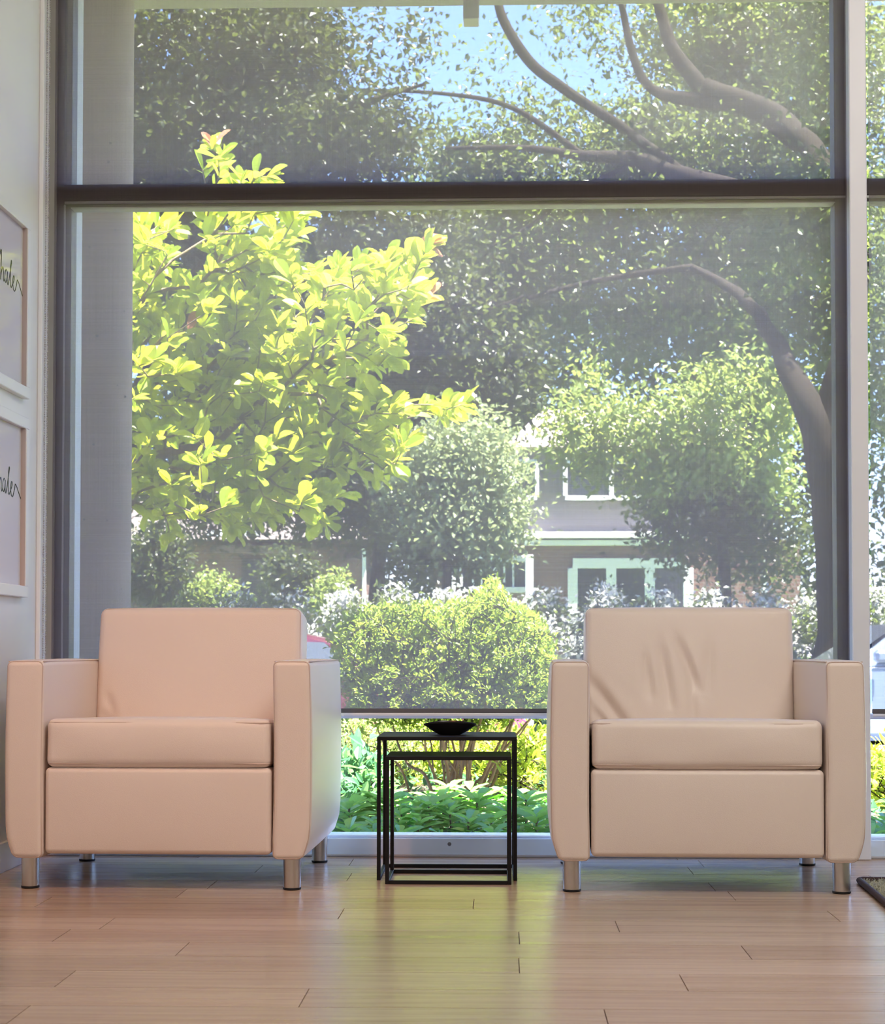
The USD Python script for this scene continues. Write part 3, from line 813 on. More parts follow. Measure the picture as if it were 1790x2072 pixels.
# --- yellow-green tree close outside
rt_ = np.random.default_rng(5)
T0 = 2.9
poly = [(150, 1010), (268, 1035), (330, 1050), (420, 1055), (480, 1080), (560, 1050), (600, 1045), (655, 1068), (700, 1000), (790, 965), (820, 900), (860, 850), (948, 830), (945, 805), (830, 825),
        (735, 790), (740, 745), (800, 728), (770, 690), (850, 640), (868, 600), (885, 500), (850, 490), (800, 520), (720, 520), (620, 560), (590, 520), (640, 450), (580, 400), (500, 370), (440, 300), (425, 300), (420, 370), (410, 420), (425, 520), (390, 540), (330, 500), (370, 440), (300, 440), (150, 420)]
pp = in_poly(rt_, poly, 900)
dep = T0 + rt_.normal(0, .26, len(pp))
tips = np.array([at(px, py, y) for (px, py), y in zip(pp, dep)])
tips = np.vstack([tips, [at(px, py, T0 + d) for px, py, d in ((428, 290, 0), (437, 335, 0), (872, 492, -.05), (858, 510, -.05), (940, 818, -.1), (905, 828, -.1), (866, 600, -.1), (840, 620, -.05), (660, 1062, -.1), (640, 1040, -.1), (470, 1070, -.1), (820, 895, -.1), (765, 742, -.1), (345, 1085, -.15), (410, 345, 0), (520, 355, 0), (545, 360, 0))]])
root = at(60, 1150, 3.1)
nodes, par = grow(root, tips, .35)
tree = thing('leafy_tree', 'bright yellow-green broad-leaved small tree right of the concrete column', 'tree', (root[0], root[1], -.08))
off = np.array([root[0], root[1], -.08])
obj('trunk', tube(smoothpath([(0, 0, 0), (.03, -.02, .4), (-.02, .01, .8), (0, 0, root[2] + .08)], 20), np.linspace(.07, .05, 22)[:len(smoothpath([(0, 0, 0), (.03, -.02, .4), (-.02, .01, .8), (0, 0, 1)], 20))], 10), M_twig, tree, smooth=True)
wv_, wf_ = wood(nodes, par, .0022, .42, 5, .035)
obj('branches', (wv_ - off, wf_), M_twig, tree, smooth=True, kind='stuff')
kids = np.zeros(len(nodes), int)
for k in range(1, len(nodes)): kids[par[k]] += 1
dirs = nodes - nodes[np.maximum(par, 0)]; dirs[0] = [0, 0, 1]
dirs /= np.linalg.norm(dirs, axis=1, keepdims=True) + 1e-9
PL, DL, NL, SL = [], [], [], []
for k in range(1, len(nodes)):
    n = 8 if kids[k] == 0 else 5
    for j in range(n):
        a = rt_.uniform(0, 2 * math.pi); x = np.cross(dirs[k], [.2, .3, .93]); x /= np.linalg.norm(x); y = np.cross(dirs[k], x)
        d = dirs[k] * rt_.uniform(.3, 1.0) + (math.cos(a) * x + math.sin(a) * y) * .8 + np.array([.10, -.05, .30])
        back = rt_.uniform(0, .35) * (par[k] >= 0)
        PL.append(nodes[k] + (nodes[par[k]] - nodes[k]) * min(back, .05 / (np.linalg.norm(nodes[par[k]] - nodes[k]) + 1e-6)) ); DL.append(d)
        NL.append(np.array([rt_.normal(0, .45), rt_.normal(-.25, .45), .9])); SL.append(rt_.uniform(.062, .125))
PL, DL, NL, SL = map(np.array, (PL, DL, NL, SL))
V, tf = leaves(PL, DL, NL, SL, 'broad'); V = V - off
sel = np.zeros(len(V), bool)
for q in (at(428, 292, T0), at(872, 492, T0 - .05), at(858, 510, T0 - .05), at(866, 600, T0 - .1), at(375, 700, T0 - .2)):
    dd = np.linalg.norm(PL - q, axis=1); sel[np.argsort(dd)[:3]] = True
Vw = V + off
c = Vw.mean(1)
def split_tree():
    for i in np.where(sel)[0]: obj('leaf', (V[i], tf), L_red, tree, label='young reddish leaf')
    rest = np.where(~sel)[0]
    rel = c - CAM; z = rel @ FW; px = rel @ RT / z * FPX + IW / 2
    a = np.abs(np.einsum('ij,ij->i', np.cross(Vw[:, 9] - Vw[:, 0], Vw[:, 10] - Vw[:, 11]), rel / np.linalg.norm(rel, axis=1)[:, None])) / z ** 2 * (px > 268)
    order = rest[np.argsort(-a[rest])]
    for i in order[:285]: obj('leaf', (V[i], tf), L_tree, tree)
    obj('foliage', joined(V[order[285:]], tf), L_tree, tree, kind='stuff')
split_tree()


# --- shrubs: stems as parts, leaves as stuff
def shrub(name, label, category, base, poly, Y, dy, npts, leaf_m, kind, size, per, stems, stem_r, m_stem=None, seed=1, top_only=False, group=None):
    r = np.random.default_rng(seed); base = np.asarray(base, float)
    q = in_poly(r, poly, npts); tips = np.array([at(px, py, Y + r.normal(0, dy)) for px, py in q])
    t = thing(name, label, category, base, group=group)
    starts = base + np.column_stack([r.normal(0, stem_r * 6, stems), r.normal(0, stem_r * 5, stems), np.zeros(stems)])
    near = np.argmin(np.linalg.norm((tips[:, None, :2] - tips[:, :2].mean(0)) * .0 + tips[:, None, :2] - (starts[None, :, :2] * 1.0), axis=2) + r.uniform(0, .25, (npts, stems)), axis=1)
    P, D = [], []
    for s in range(stems):
        mine = tips[near == s]
        if len(mine) < 3: continue
        top = mine[np.argsort(mine[:, 2])[len(mine) // 4]]
        mid = starts[s] + (top - starts[s]) * .5 + r.normal(0, .03, 3)
        low = starts[s] + (top - starts[s]) * .25 + r.normal(0, .015, 3)
        pth = smoothpath([starts[s], low, mid, top], 12)
        obj('stem', move(tube(pth, np.linspace(stem_r, stem_r * .45, len(pth)) * r.uniform(.6, 1.3), 6), -base), m_stem or M_stem, t, smooth=True)
        nd, pr = grow(top, mine, .3); P.append(nd); dd = nd - nd[np.maximum(pr, 0)]; dd[0] = [0, 0, .1]; D.append(dd / (np.linalg.norm(dd, axis=1, keepdims=True) + 1e-9))
        wv, wf = wood(nd, pr, stem_r * .16, .42, 4, stem_r * .5); obj('twigs', (wv - base, wf), M_twig if top_only else M_bark, t, kind='stuff')
    P, D = np.vstack(P), np.vstack(D); n = len(P)
    LP = np.repeat(P, per, 0) + r.normal(0, size * .5, (n * per, 3)); LD = np.repeat(D, per, 0) * .5 + unit(r, n * per) * .9 + [0, 0, .25]
    LN = np.column_stack([r.normal(0, .5, n * per), r.normal(-.15, .5, n * per), np.full(n * per, .9)])
    V, tf = leaves(LP - base, LD, LN, r.uniform(.7, 1.25, n * per) * size, kind)
    obj('foliage', joined(V, tf), leaf_m, t, kind='stuff')
    return t


Yb = 3.0
bb = on_floor(925, 1640, -.08); bb = at(925, 1625, Yb); bb[2] = -.09
shrub('rounded_shrub', 'rounded light green shrub on bare brown stems behind the nesting tables', 'shrub', bb,
      [(668, 1265), (720, 1235), (800, 1225), (880, 1225), (960, 1215), (985, 1180), (1002, 1168), (1015, 1200), (1030, 1222), (1080, 1240), (1118, 1290), (1120, 1380), (1105, 1425), (1060, 1455), (950, 1475), (850, 1470), (760, 1465), (705, 1430), (690, 1370), (675, 1320)],
      Yb, .22, 2300, L_box, 'lance', .026, 13, 26, .010, seed=11)
yb2 = at(1085, 1640, 3.6); yb2[2] = -.09
shrub('yellow_shrub', 'bright yellow-leaved low shrub seen beside the right armchair under the shade', 'shrub', yb2,
      [(1010, 1510), (1060, 1485), (1120, 1480), (1200, 1500), (1260, 1540), (1260, 1660), (1120, 1660), (1020, 1640), (1000, 1570)], 3.4, .25, 420, L_yellow, 'lance', .05, 6, 8, .008, seed=12)
yb3 = at(1800, 1650, 2.9); yb3[2] = -.09
shrub('yellow_shrub', 'bright yellow-leaved low shrub at the right edge below the second shade', 'shrub', yb3,
      [(1700, 1560), (1740, 1530), (1780, 1515), (1850, 1500), (1950, 1540), (1960, 1670), (1760, 1665), (1700, 1640)], 2.9, .2, 380, L_yellow, 'lance', .055, 6, 8, .008, seed=13)
yb4 = at(745, 1600, 4.0); yb4[2] = -.09
shrub('yellow_shrub', 'yellow-green twiggy shrub left of the nesting tables, behind the bluish plants', 'shrub', yb4,
      [(600, 1470), (700, 1455), (790, 1462), (850, 1480), (850, 1560), (780, 1590), (700, 1560), (620, 1560)], 4.0, .3, 520, L_lime, 'lance', .034, 7, 10, .006, seed=14)
yb5 = at(960, 1600, 4.3); yb5[2] = -.09
shrub('back_shrub', 'sunlit yellow-green shrub showing between the bare brown stems', 'shrub', yb5,
      [(800, 1470), (1000, 1465), (1050, 1480), (1050, 1580), (980, 1600), (860, 1590), (790, 1570)], 4.3, .15, 520, L_yellow, 'lance', .04, 6, 9, .006, seed=15)
yb6 = at(720, 1650, 2.2); yb6[2] = -.09
shrub('bluish_shrub', 'dark bluish-green leafy plant beside the left armchair under the shade', 'shrub', yb6,
      [(600, 1560), (690, 1545), (740, 1530), (775, 1570), (790, 1620), (790, 1680), (600, 1680)], 2.2, .2, 240, L_teal, 'lance', .075, 6, 6, .005, seed=16)
sb = at(520, 1300, 3.4); sb[2] = -.09
shrub('low_shrub', 'loose green shoots rising just above the left armchair back', 'shrub', sb,
      [(268, 1215), (300, 1225), (360, 1215), (430, 1205), (450, 1185), (462, 1215), (520, 1215), (530, 1190), (545, 1178), (552, 1190), (540, 1225), (600, 1240), (600, 1400), (268, 1400)], 3.4, .15, 330, L_mid, 'lance', .03, 6, 9, .006, seed=17)

# --- ground cover: single plants with their leaves as parts
def cover_plant(label, loc, seed, m, n=15, scale=1.0):
    r = np.random.default_rng(seed); t = thing('groundcover_plant', label, 'plant', loc)
    obj('stalk', tube([(0, 0, 0), (.004, 0, .05 * scale), (.0, .004, .11 * scale)], .004, 5), M_twig, t)
    for k in range(n):
        a = k * 2.4 + r.uniform(-.3, .3); tier = k / n
        d = np.array([[math.cos(a), math.sin(a), .55 - .5 * (1 - tier)]])
        V, tf = leaves(np.array([[0, 0, (.04 + .08 * tier) * scale]]), d, np.array([[0, 0, 1.0]]) + r.normal(0, .15, (1, 3)), r.uniform(.06, .10) * scale, 'broad')
        obj('leaf', (V[0], tf), m, t)
    return t


ORD = ['first', 'second', 'third', 'fourth', 'fifth', 'sixth', 'seventh', 'eighth', 'ninth', 'tenth', 'eleventh', 'twelfth', 'thirteenth']
GG = 'ground cover plants behind the sill'
rc_ = np.random.default_rng(8); protos = []
for row, (Y, n) in enumerate(((.42, 9), (.78, 9), (1.18, 10), (1.6, 10), (2.05, 9))):
    for i in range(n):
        px = 690 + (i + rc_.uniform(.1, .9)) * 430 / n
        p = at(px, 1650, Y + rc_.uniform(-.1, .1)); k = rc_.integers(3); sc_ = rc_.uniform(.62, 1.25); a_ = rc_.uniform(0, 6.3)
        lab = 'broad-leaved green plant behind the sill, %s from left, %s row from glass' % (ORD[i], ORD[row])
        if len(protos) < 3:
            protos.append(cover_plant(lab, (p[0], p[1], -.085), len(protos) + 1, L_low, 20, 1.0)); tag(protos[-1], lab, 'plant', GG)
        else: dup(protos[k], 'groundcover_plant', (p[0], p[1], -.085), a_, sc_, lab, 'plant', GG)
for i in range(6):
    p = at(1765 + i * 14, 1650, .5 + .25 * (i % 3))
    dup(protos[i % 3], 'groundcover_plant', (p[0], p[1], -.085), i * 1.1, .9, 'broad-leaved green plant under the right shade, %s beyond the white post' % ORD[i], 'plant', GG)


# --- flowering hedge across the street
def bushes():
    r = np.random.default_rng(41); Y = 16.4
    cx = [(480, 1264, 60), (590, 1262, 70), (700, 1262, 75), (800, 1250, 70), (905, 1262, 75), (1010, 1258, 70), (1110, 1252, 75), (1225, 1250, 75), (1330, 1255, 70), (1440, 1258, 70), (1545, 1262, 70), (1650, 1262, 70), (1770, 1250, 80)]
    for k, (px, py, w) in enumerate(cx):
        b = at(px, py, Y + r.uniform(-.3, .3)); s = (Y + DIST) / FPX
        rad = np.array([w * s * .80, .7, 1.0 if k else .8]); top = at(px, py - 48, Y)[2]; ctr = np.array([b[0], b[1], top - rad[2]])
        t = thing('flowering_bush', 'white-flowering hedge bush across the street, %s from the left end' % ORD[k], 'bush', (b[0], b[1], -.3), group='white-flowering hedge bushes across the street')
        o = np.array([b[0], b[1], -.3])
        cc, p = solid_blob(r, ctr, rad, 170, 16, .10, .8); p = p[(p[:, 2] > -.25)]; n = len(p)
        V, tf = leaves(p - o, unit(r, n) + [0, 0, .3], np.column_stack([r.normal(0, .5, (n, 2)), np.ones(n)]), r.uniform(.06, .10, n), 'tiny'); obj('foliage', joined(V, tf), L_mid, t, kind='stuff')
        cc, p = solid_blob(r, ctr, rad * 1.06, 150, 14, .07, .93); p = p[(p[:, 2] > top - 1.2)]; n = len(p)
        V, tf = leaves(p - o, unit(r, n) + [0, -.3, .6], unit(r, n) * .5 + [0, -.5, 1], r.uniform(.05, .085, n), 'tiny'); obj('blossom', joined(V, tf), L_flower, t, kind='stuff')
        for j in range(3):
            obj('stem', tube([(0.1 * j - .1, 0, 0), (.16 * j - .16, .02, .5), (.3 * j - .3, 0, ctr[2] + .3)], .02, 5), M_bark, t)


bushes()


# --- trees of the garden and street
def leafy(parent, off, blobs, m, size, seed, k=26, spread=.19, name='foliage', kind='tiny', shell=.35):
    """blobs: (px, py, Y, rx_px, ry_px, ry_depth, clusters). Returns the cluster centres."""
    r = np.random.default_rng(seed); C, L = [], []
    for px, py, Y, rx, ry, rd, n in blobs:
        s = (Y + DIST) / FPX
        cc, p = solid_blob(r, at(px, py, Y), np.array([rx * s, rd, ry * s]), n, k, spread, shell)
        C.append(cc); L.append(p)
    P = np.vstack(L); n = len(P)
    V, tf = leaves(P - off, unit(r, n) + [0, 0, -.25], np.column_stack([r.normal(0, .55, (n, 2)), np.full(n, .8)]), r.uniform(.7, 1.3, n) * size, kind)
    obj(name, joined(V, tf), m, parent, kind='stuff')
    return np.vstack(C)


def limb(parent, off, pts, name='limb', m=None, sides=9):
    """pts: (px, py, Y, width in pixels)."""
    P = np.array([at(a, b, Y) for a, b, Y, w in pts]); W = np.array([w * (Y + DIST) / FPX / 2 for a, b, Y, w in pts])
    S = smoothpath(P, 8 * len(P)); t = np.linspace(0, 1, len(S)); Wd = np.interp(t, np.linspace(0, 1, len(W)), W)
    S = S + (meshkit.noise(S * 2.2 + 5)[:, None] - .5) * np.array([1, .3, 1]) * Wd[:, None] * .5
    obj(name, move(tube(S, Wd, sides), -off), m or M_bark, parent, smooth=True)


def twigs(parent, off, root, C, n, seed, r_tip=.012, rmax=.09):
    r = np.random.default_rng(seed); C = C[r.permutation(len(C))[:n]]
    nd, pr = grow(root, C, .4); v, f = wood(nd, pr, r_tip, .45, 5, rmax); obj('boughs', (v - off, f), M_bark, parent, smooth=True, kind='stuff')


def gtree(label, base, Y, name='tree'):
    b = at(base[0], base[1], Y); g = -.3 if Y < 30 else .1
    o = np.array([b[0], b[1], g]); return thing(name, label, 'tree', o), o


# big old tree at right, its limbs reaching over the whole top of the view
A, oA = gtree('large dark-trunked tree forking behind the right end of the shade', (1700, 1400), 15.6, 'large_tree')
TY = 15.6
limb(A, oA, [(1706, 1440, TY, 150), (1704, 1300, TY, 106), (1700, 1150, TY, 102), (1692, 1000, TY, 100), (1684, 900, TY, 92), (1690, 810, TY, 66), (1708, 720, TY, 56), (1735, 560, TY + .6, 48), (1720, 420, TY + 2, 46), (1660, 320, TY + 3.4, 46), (1590, 255, 19.6, 56), (1500, 210, 19.6, 48), (1420, 175, 19.6, 40)], 'trunk', sides=14)
limb(A, oA, [(1686, 1010, TY, 84), (1668, 910, TY - .02, 84), (1640, 830, TY, 66), (1605, 765, TY + .2, 50), (1575, 700, TY + .7, 38), (1500, 600, TY + 2.5, 24), (1400, 540, TY + 3.8, 15)])
limb(A, oA, [(1420, 180, 19.6, 36), (1370, 110, 19.6, 30), (1340, 40, 19.6, 24), (1320, -40, 19.6, 20)])
limb(A, oA, [(1500, 212, 19.6, 40), (1400, 200, 19.6, 30), (1320, 180, 19.6, 20), (1280, 110, 19.5, 17), (1255, 0, 19.4, 13)])
limb(A, oA, [(1690, 420, TY + 2.4, 38), (1560, 400, 19.3, 34), (1420, 365, 19.6, 40), (1300, 325, 19.6, 34), (1180, 315, 19.5, 22), (1060, 300, 19.4, 13), (900, 300, 19.4, 8)])
limb(A, oA, [(1400, 360, 19.6, 22), (1250, 250, 19.6, 20), (1130, 170, 19.5, 22), (1060, 110, 19.4, 22), (1020, 40, 19.4, 20), (1000, -40, 19.4, 18)])
limb(A, oA, [(1180, 315, 19.5, 14), (1040, 220, 19.4, 11), (900, 190, 19.4, 8), (700, 180, 19.4, 6)])
limb(A, oA, [(1400, 540, TY + 3.8, 16), (1250, 560, 19.5, 12), (1080, 600, 19.4, 9), (930, 660, 19.4, 5)])
limb(A, oA, [(1300, 325, 19.6, 14), (1180, 380, 19.6, 10), (1050, 470, 19.5, 7), (900, 540, 19.4, 4)])
CA = leafy(A, oA, [(1600, 120, 21.6, 200, 150, 1.6, 420), (1450, 60, 22.1, 190, 120, 1.6, 300), (1370, 300, 21.1, 210, 110, 1.5, 230), (1560, 400, 21.8, 220, 150, 1.6, 240), (1150, 400, 20.6, 200, 90, 1.3, 150), (1250, 560, 21.1, 300, 150, 1.5, 250), (1500, 600, 22.0, 230, 150, 1.5, 210),
                    (1180, 60, 21.4, 90, 80, 1.2, 26), (1110, 250, 20.8, 130, 60, 1.2, 50), (930, 130, 20.8, 130, 110, 1.2, 12), (1030, 560, 20.6, 150, 130, 1.2, 220), (1800, 500, 22.6, 160, 500, 1.6, 420), (950, 330, 20.5, 130, 50, 1, 110), (1690, 640, 21.6, 70, 100, .7, 60), (1390, 690, 21.6, 220, 80, 1.3, 110)], L_mid, .105, 51)
leafy(A, oA, [(1540, 60, 21.2, 260, 120, 1.2, 110), (1500, 330, 21.0, 200, 150, 1.2, 80), (1300, 330, 20.6, 180, 70, 1, 40), (1280, 560, 20.6, 280, 130, 1.2, 70), (1480, 620, 21.6, 180, 110, 1, 50), (1060, 520, 20.4, 120, 100, 1, 30), (1700, 150, 21.2, 80, 200, 1, 40)], L_lime, .10, 52, k=9, spread=.13, name='sun_tinted_foliage')  # lighter leaf colour stands in for sunlit specks across the crown
leafy(A, oA, [(1690, 450, 16.4, 110, 130, .8, 80), (1600, 480, 16.7, 90, 80, .7, 50), (1660, -150, 15.8, 220, 130, 1.0, 150), (1660, 110, 16.6, 120, 110, .8, 40)], L_mid, .10, 59, name='near_foliage')
# dark canopy at top left
B, oB = gtree('dense dark tree filling the upper left above the yellow-green tree', (215, 1300), 16.5, 'shade_tree')
limb(B, oB, [(215, 1330, 16.5, 60), (222, 1100, 16.5, 52), (265, 850, 16.5, 50), (380, 600, 16.5, 46), (450, 420, 16.5, 40), (520, 330, 16.5, 34)], 'trunk')
limb(B, oB, [(450, 420, 16.5, 34), (560, 280, 16.4, 30), (640, 240, 16.3, 24), (760, 200, 16.2, 12), (860, 170, 16.1, 6)])
limb(B, oB, [(400, 520, 16.5, 34), (370, 350, 16.6, 26), (420, 180, 16.6, 20), (480, 20, 16.6, 14)])
limb(B, oB, [(520, 330, 16.5, 26), (660, 280, 16.4, 22), (700, 330, 16.3, 14), (720, 380, 16.2, 10)])
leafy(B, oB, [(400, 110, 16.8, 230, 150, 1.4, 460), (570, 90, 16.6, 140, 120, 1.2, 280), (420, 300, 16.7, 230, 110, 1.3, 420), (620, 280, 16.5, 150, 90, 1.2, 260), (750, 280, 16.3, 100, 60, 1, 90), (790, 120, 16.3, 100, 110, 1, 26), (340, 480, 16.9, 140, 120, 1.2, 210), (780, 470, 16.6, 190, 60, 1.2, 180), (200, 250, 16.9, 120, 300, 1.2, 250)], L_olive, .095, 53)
# hazy mid trees
Cc, oC = gtree('dark shadowy tree behind the yellow-green tree', (640, 1300), 19.5, 'shade_tree')
limb(Cc, oC, [(760, 1330, 19.5, 34), (765, 1150, 19.5, 30), (775, 950, 19.5, 28), (760, 780, 19.5, 26), (780, 640, 19.5, 18)], 'trunk')
limb(Cc, oC, [(762, 800, 19.5, 20), (860, 700, 19.3, 14), (960, 640, 19.1, 9), (1060, 600, 19, 5)])
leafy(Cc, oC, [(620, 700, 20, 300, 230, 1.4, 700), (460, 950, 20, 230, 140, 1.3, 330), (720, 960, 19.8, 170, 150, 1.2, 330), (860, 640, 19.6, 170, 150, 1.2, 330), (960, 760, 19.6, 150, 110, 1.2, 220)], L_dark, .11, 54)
D, oD = gtree('pale dogwood-like tree with whitish leaves left of the white-trimmed house', (930, 1300), 17.9, 'pale_tree')
limb(D, oD, [(900, 1330, 17.9, 22), (905, 1150, 17.9, 20), (920, 1020, 17.9, 16), (940, 900, 17.9, 9)], 'trunk')
leafy(D, oD, [(930, 900, 17.9, 90, 60, .7, 90), (880, 970, 17.9, 120, 80, .8, 150), (990, 960, 17.8, 80, 80, .7, 110), (930, 1060, 17.8, 120, 60, .7, 120), (1010, 1060, 17.7, 50, 60, .5, 50)], L_pale, .085, 55, spread=.16)
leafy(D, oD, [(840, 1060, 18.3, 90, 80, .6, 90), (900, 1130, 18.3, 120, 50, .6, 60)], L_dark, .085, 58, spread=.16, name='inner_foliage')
E_, oE = gtree('lime-green maple tree in front of the white-trimmed house', (1450, 1300), 18.9, 'lime_tree')
limb(E_, oE, [(1470, 1330, 18.9, 26), (1465, 1150, 18.9, 24), (1450, 1000, 18.9, 20), (1400, 880, 18.9, 12), (1350, 800, 18.8, 7)], 'trunk')
limb(E_, oE, [(1455, 1020, 18.9, 14), (1510, 880, 18.8, 10), (1520, 780, 18.6, 6)])
leafy(E_, oE, [(1480, 800, 19.0, 130, 66, 1, 105), (1400, 870, 18.6, 150, 80, 1, 125), (1280, 880, 18.6, 120, 60, 1, 90), (1490, 940, 18.6, 100, 50, .8, 46), (1380, 950, 18.5, 90, 36, .7, 40), (1165, 900, 18.8, 70, 44, .7, 44), (1215, 958, 18.8, 34, 20, .5, 14), (1320, 985, 18.9, 60, 44, .8, 40), (1560, 850, 19.0, 60, 70, .8, 50), (1540, 980, 19.0, 70, 50, .8, 36), (1180, 850, 19.0, 90, 34, .6, 30), (1190, 760, 19, 26, 40, .4, 9)], L_lime, .10, 56, k=22, spread=.15)
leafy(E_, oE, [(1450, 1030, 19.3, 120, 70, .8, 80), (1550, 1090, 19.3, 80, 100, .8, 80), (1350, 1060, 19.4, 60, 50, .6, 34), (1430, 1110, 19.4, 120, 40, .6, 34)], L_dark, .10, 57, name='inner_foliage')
# small bushes by the houses
for lab, blobs, m, sd in (('round pale green bush left of the dark doorway', [(420, 1215, 24, 62, 42, .5, 130)], L_lime, 61), ('sunlit small bush in front of the brick pier', [(668, 1215, 24, 34, 40, .4, 80)], L_lime, 62), ('dark bush right of the doorway', [(590, 1180, 24.4, 50, 60, .5, 120)], L_dark, 63), ('dark evergreen mass at the far left of the houses', [(320, 1150, 23, 60, 90, .6, 200)], L_dark, 64)):
    px, py, Y = blobs[0][:3]; b = at(px, 1310, Y); o = np.array([b[0], b[1], -.1]); t = thing('garden_bush', lab, 'bush', o)
    leafy(t, o, blobs, m, .09, sd, spread=.12); obj('stem', tube([(0, 0, 0), (.02, 0, .4), (0, 0, at(px, py, Y)[2] + .1)], .05, 6), M_bark, t)


# --- houses across the street
def brickmat(name, c1, c2, mortar):
    return mat(name, {'g': ('texture_coordinate', {}), 'mp': ('mapping', {'rotation': (math.pi / 2, 0, 0)}), 'b': ('brick_texture', {'color1': c1, 'color2': c2, 'mortar': mortar, 'scale': 1.0, 'brick_width': .22, 'row_height': .075, 'mortar_size': .008}),
                      'p': ('principled_bsdf', {'roughness': .9})}, [('g.object', 'mp.vector'), ('mp.vector', 'b.vector'), ('b.color', 'p.base_color')], 'p.BSDF')


M_brick = brickmat('red_brick', (.13, .060, .050), (.17, .080, .065), (.17, .15, .14))
M_siding = plain('grey_siding', (.26, .235, .24), .7, vary=.05)
M_sill = plain('house_white', (.62, .61, .65), .6, vary=.02)
M_pane = mat('dark_house_glass', {'p': ('principled_bsdf', {'base_color': (.03, .032, .036), 'roughness': .12})}, [], 'p.BSDF')
M_roof = plain('pinkish_shingle', (.56, .44, .45), .9, vary=.12, scale=12)
M_door = plain('dark_door', (.035, .028, .03), .5)
YH = 30.0
SH = (YH + DIST) / FPX


def hp(px, py): q = at(px, py, YH); return q[0], q[2]


h1 = thing('house', 'grey-sided brick house with white-framed windows behind the lime-green tree', 'house', (hp(1230, 1313)[0], YH, 0))
hx0 = hp(1230, 1313)[0]
def hb(name, x0, y0, x1, y1, f0, f1, m, parent, ox=None, **k):
    """A box between two pixels on the facade, from f0 in front of the wall plane to f1 behind it."""
    (a, zt), (b, zb) = hp(x0, y0), hp(x1, y1); o = hx0 if ox is None else ox
    return obj(name, box(a - o, b - o, -f0, f1, zb, zt, .006), m, parent, **k)
(a, zt), (b, zb) = hp(880, 1092), hp(1620, 1330)
obj('ground_storey', box(a - hx0, b - hx0, 0, 4, -.1, zt), M_brick, h1)
(a, zt), (b, zb) = hp(1035, 905), hp(1560, 1092)
obj('upper_storey', box(a - hx0, b - hx0, .25, 4, zb, zt), M_siding, h1)
nb = 12; 
for i in range(nb):
    z0 = zb + (zt - zb) * i / nb; z1 = zb + (zt - zb) * (i + 1) / nb
    v = np.array([(a - hx0, .25, z0), (b - hx0, .25, z0), (b - hx0, .25, z1), (a - hx0, .25, z1), (a - hx0, .215, z0), (b - hx0, .215, z0)])
    obj('siding_board', (v, np.array([(4, 5, 2), (4, 2, 3), (0, 1, 5), (0, 5, 4), (0, 4, 3), (1, 2, 5)])), M_siding, h1)
hb('eave', 1050, 1078, 1395, 1090, .30, .3, M_sill, h1); hb('gutter', 1060, 1094, 1395, 1104, .22, .25, M_sill, h1)
hb('eave', 880, 1090, 1050, 1100, .2, .3, M_sill, h1)
def window(x0, y0, x1, y1, lites, ft=9, f=.05, parent=h1):
    w = hb('window', x0, y0, x1, y1, f * .2, .02, M_pane, parent, label=None)
    ax, az = hp(x0, y0); bx, bz = hp(x1, y1); o = hx0; t = ft * SH
    base = .25 if y0 < 1080 else 0.0
    rails = [(ax, bx, az - t, az), (ax, bx, bz, bz + t)]; st = [ax + (bx - ax) * k / lites for k in range(lites + 1)]
    for r in rails: obj('rail', box(r[0] - o, r[1] - o, -f, .0, r[2], r[3], .004), M_sill, w)
    for k, x in enumerate(st): obj('mullion', box(x - t / 2 - o, x + t / 2 - o, -f, 0, bz + t, az - t, .004), M_sill, w)
window(1143, 930, 1330, 1012, 2, 9, .05)
window(1040, 930, 1086, 1012, 1, 8, .05)
window(1158, 1130, 1392, 1300, 3, 20, .10)
window(930, 1125, 1068, 1200, 2, 12, .10)
for x in (955, 972, 989, 1018, 1036): hb('baluster', x, 1138, x + 4, 1198, .06, .03, M_sill, h1)
hb('porch_post', 1062, 1125, 1078, 1310, .5, -.35, M_sill, h1); hb('porch_post', 908, 1125, 922, 1310, .5, -.35, M_sill, h1)
hb('porch_post', 1452, 1135, 1466, 1310, .5, -.35, M_sill, h1); hb('porch_post', 1535, 1135, 1545, 1310, .5, -.35, M_sill, h1)
(a, z0), (b, z1) = hp(1020, 905), hp(1575, 800)
obj('roof', (np.array([(a - hx0, -.1, z0), (b - hx0, -.1, z0), (b - hx0, 4.2, z0), (a - hx0, 4.2, z0), (a - hx0 + .8, 2.0, z1), (b - hx0 - .8, 2.0, z1)]), np.array([(0, 1, 5), (0, 5, 4), (2, 3, 4), (2, 4, 5), (1, 2, 5), (3, 0, 4), (0, 3, 2), (0, 2, 1)])), M_roof, h1)

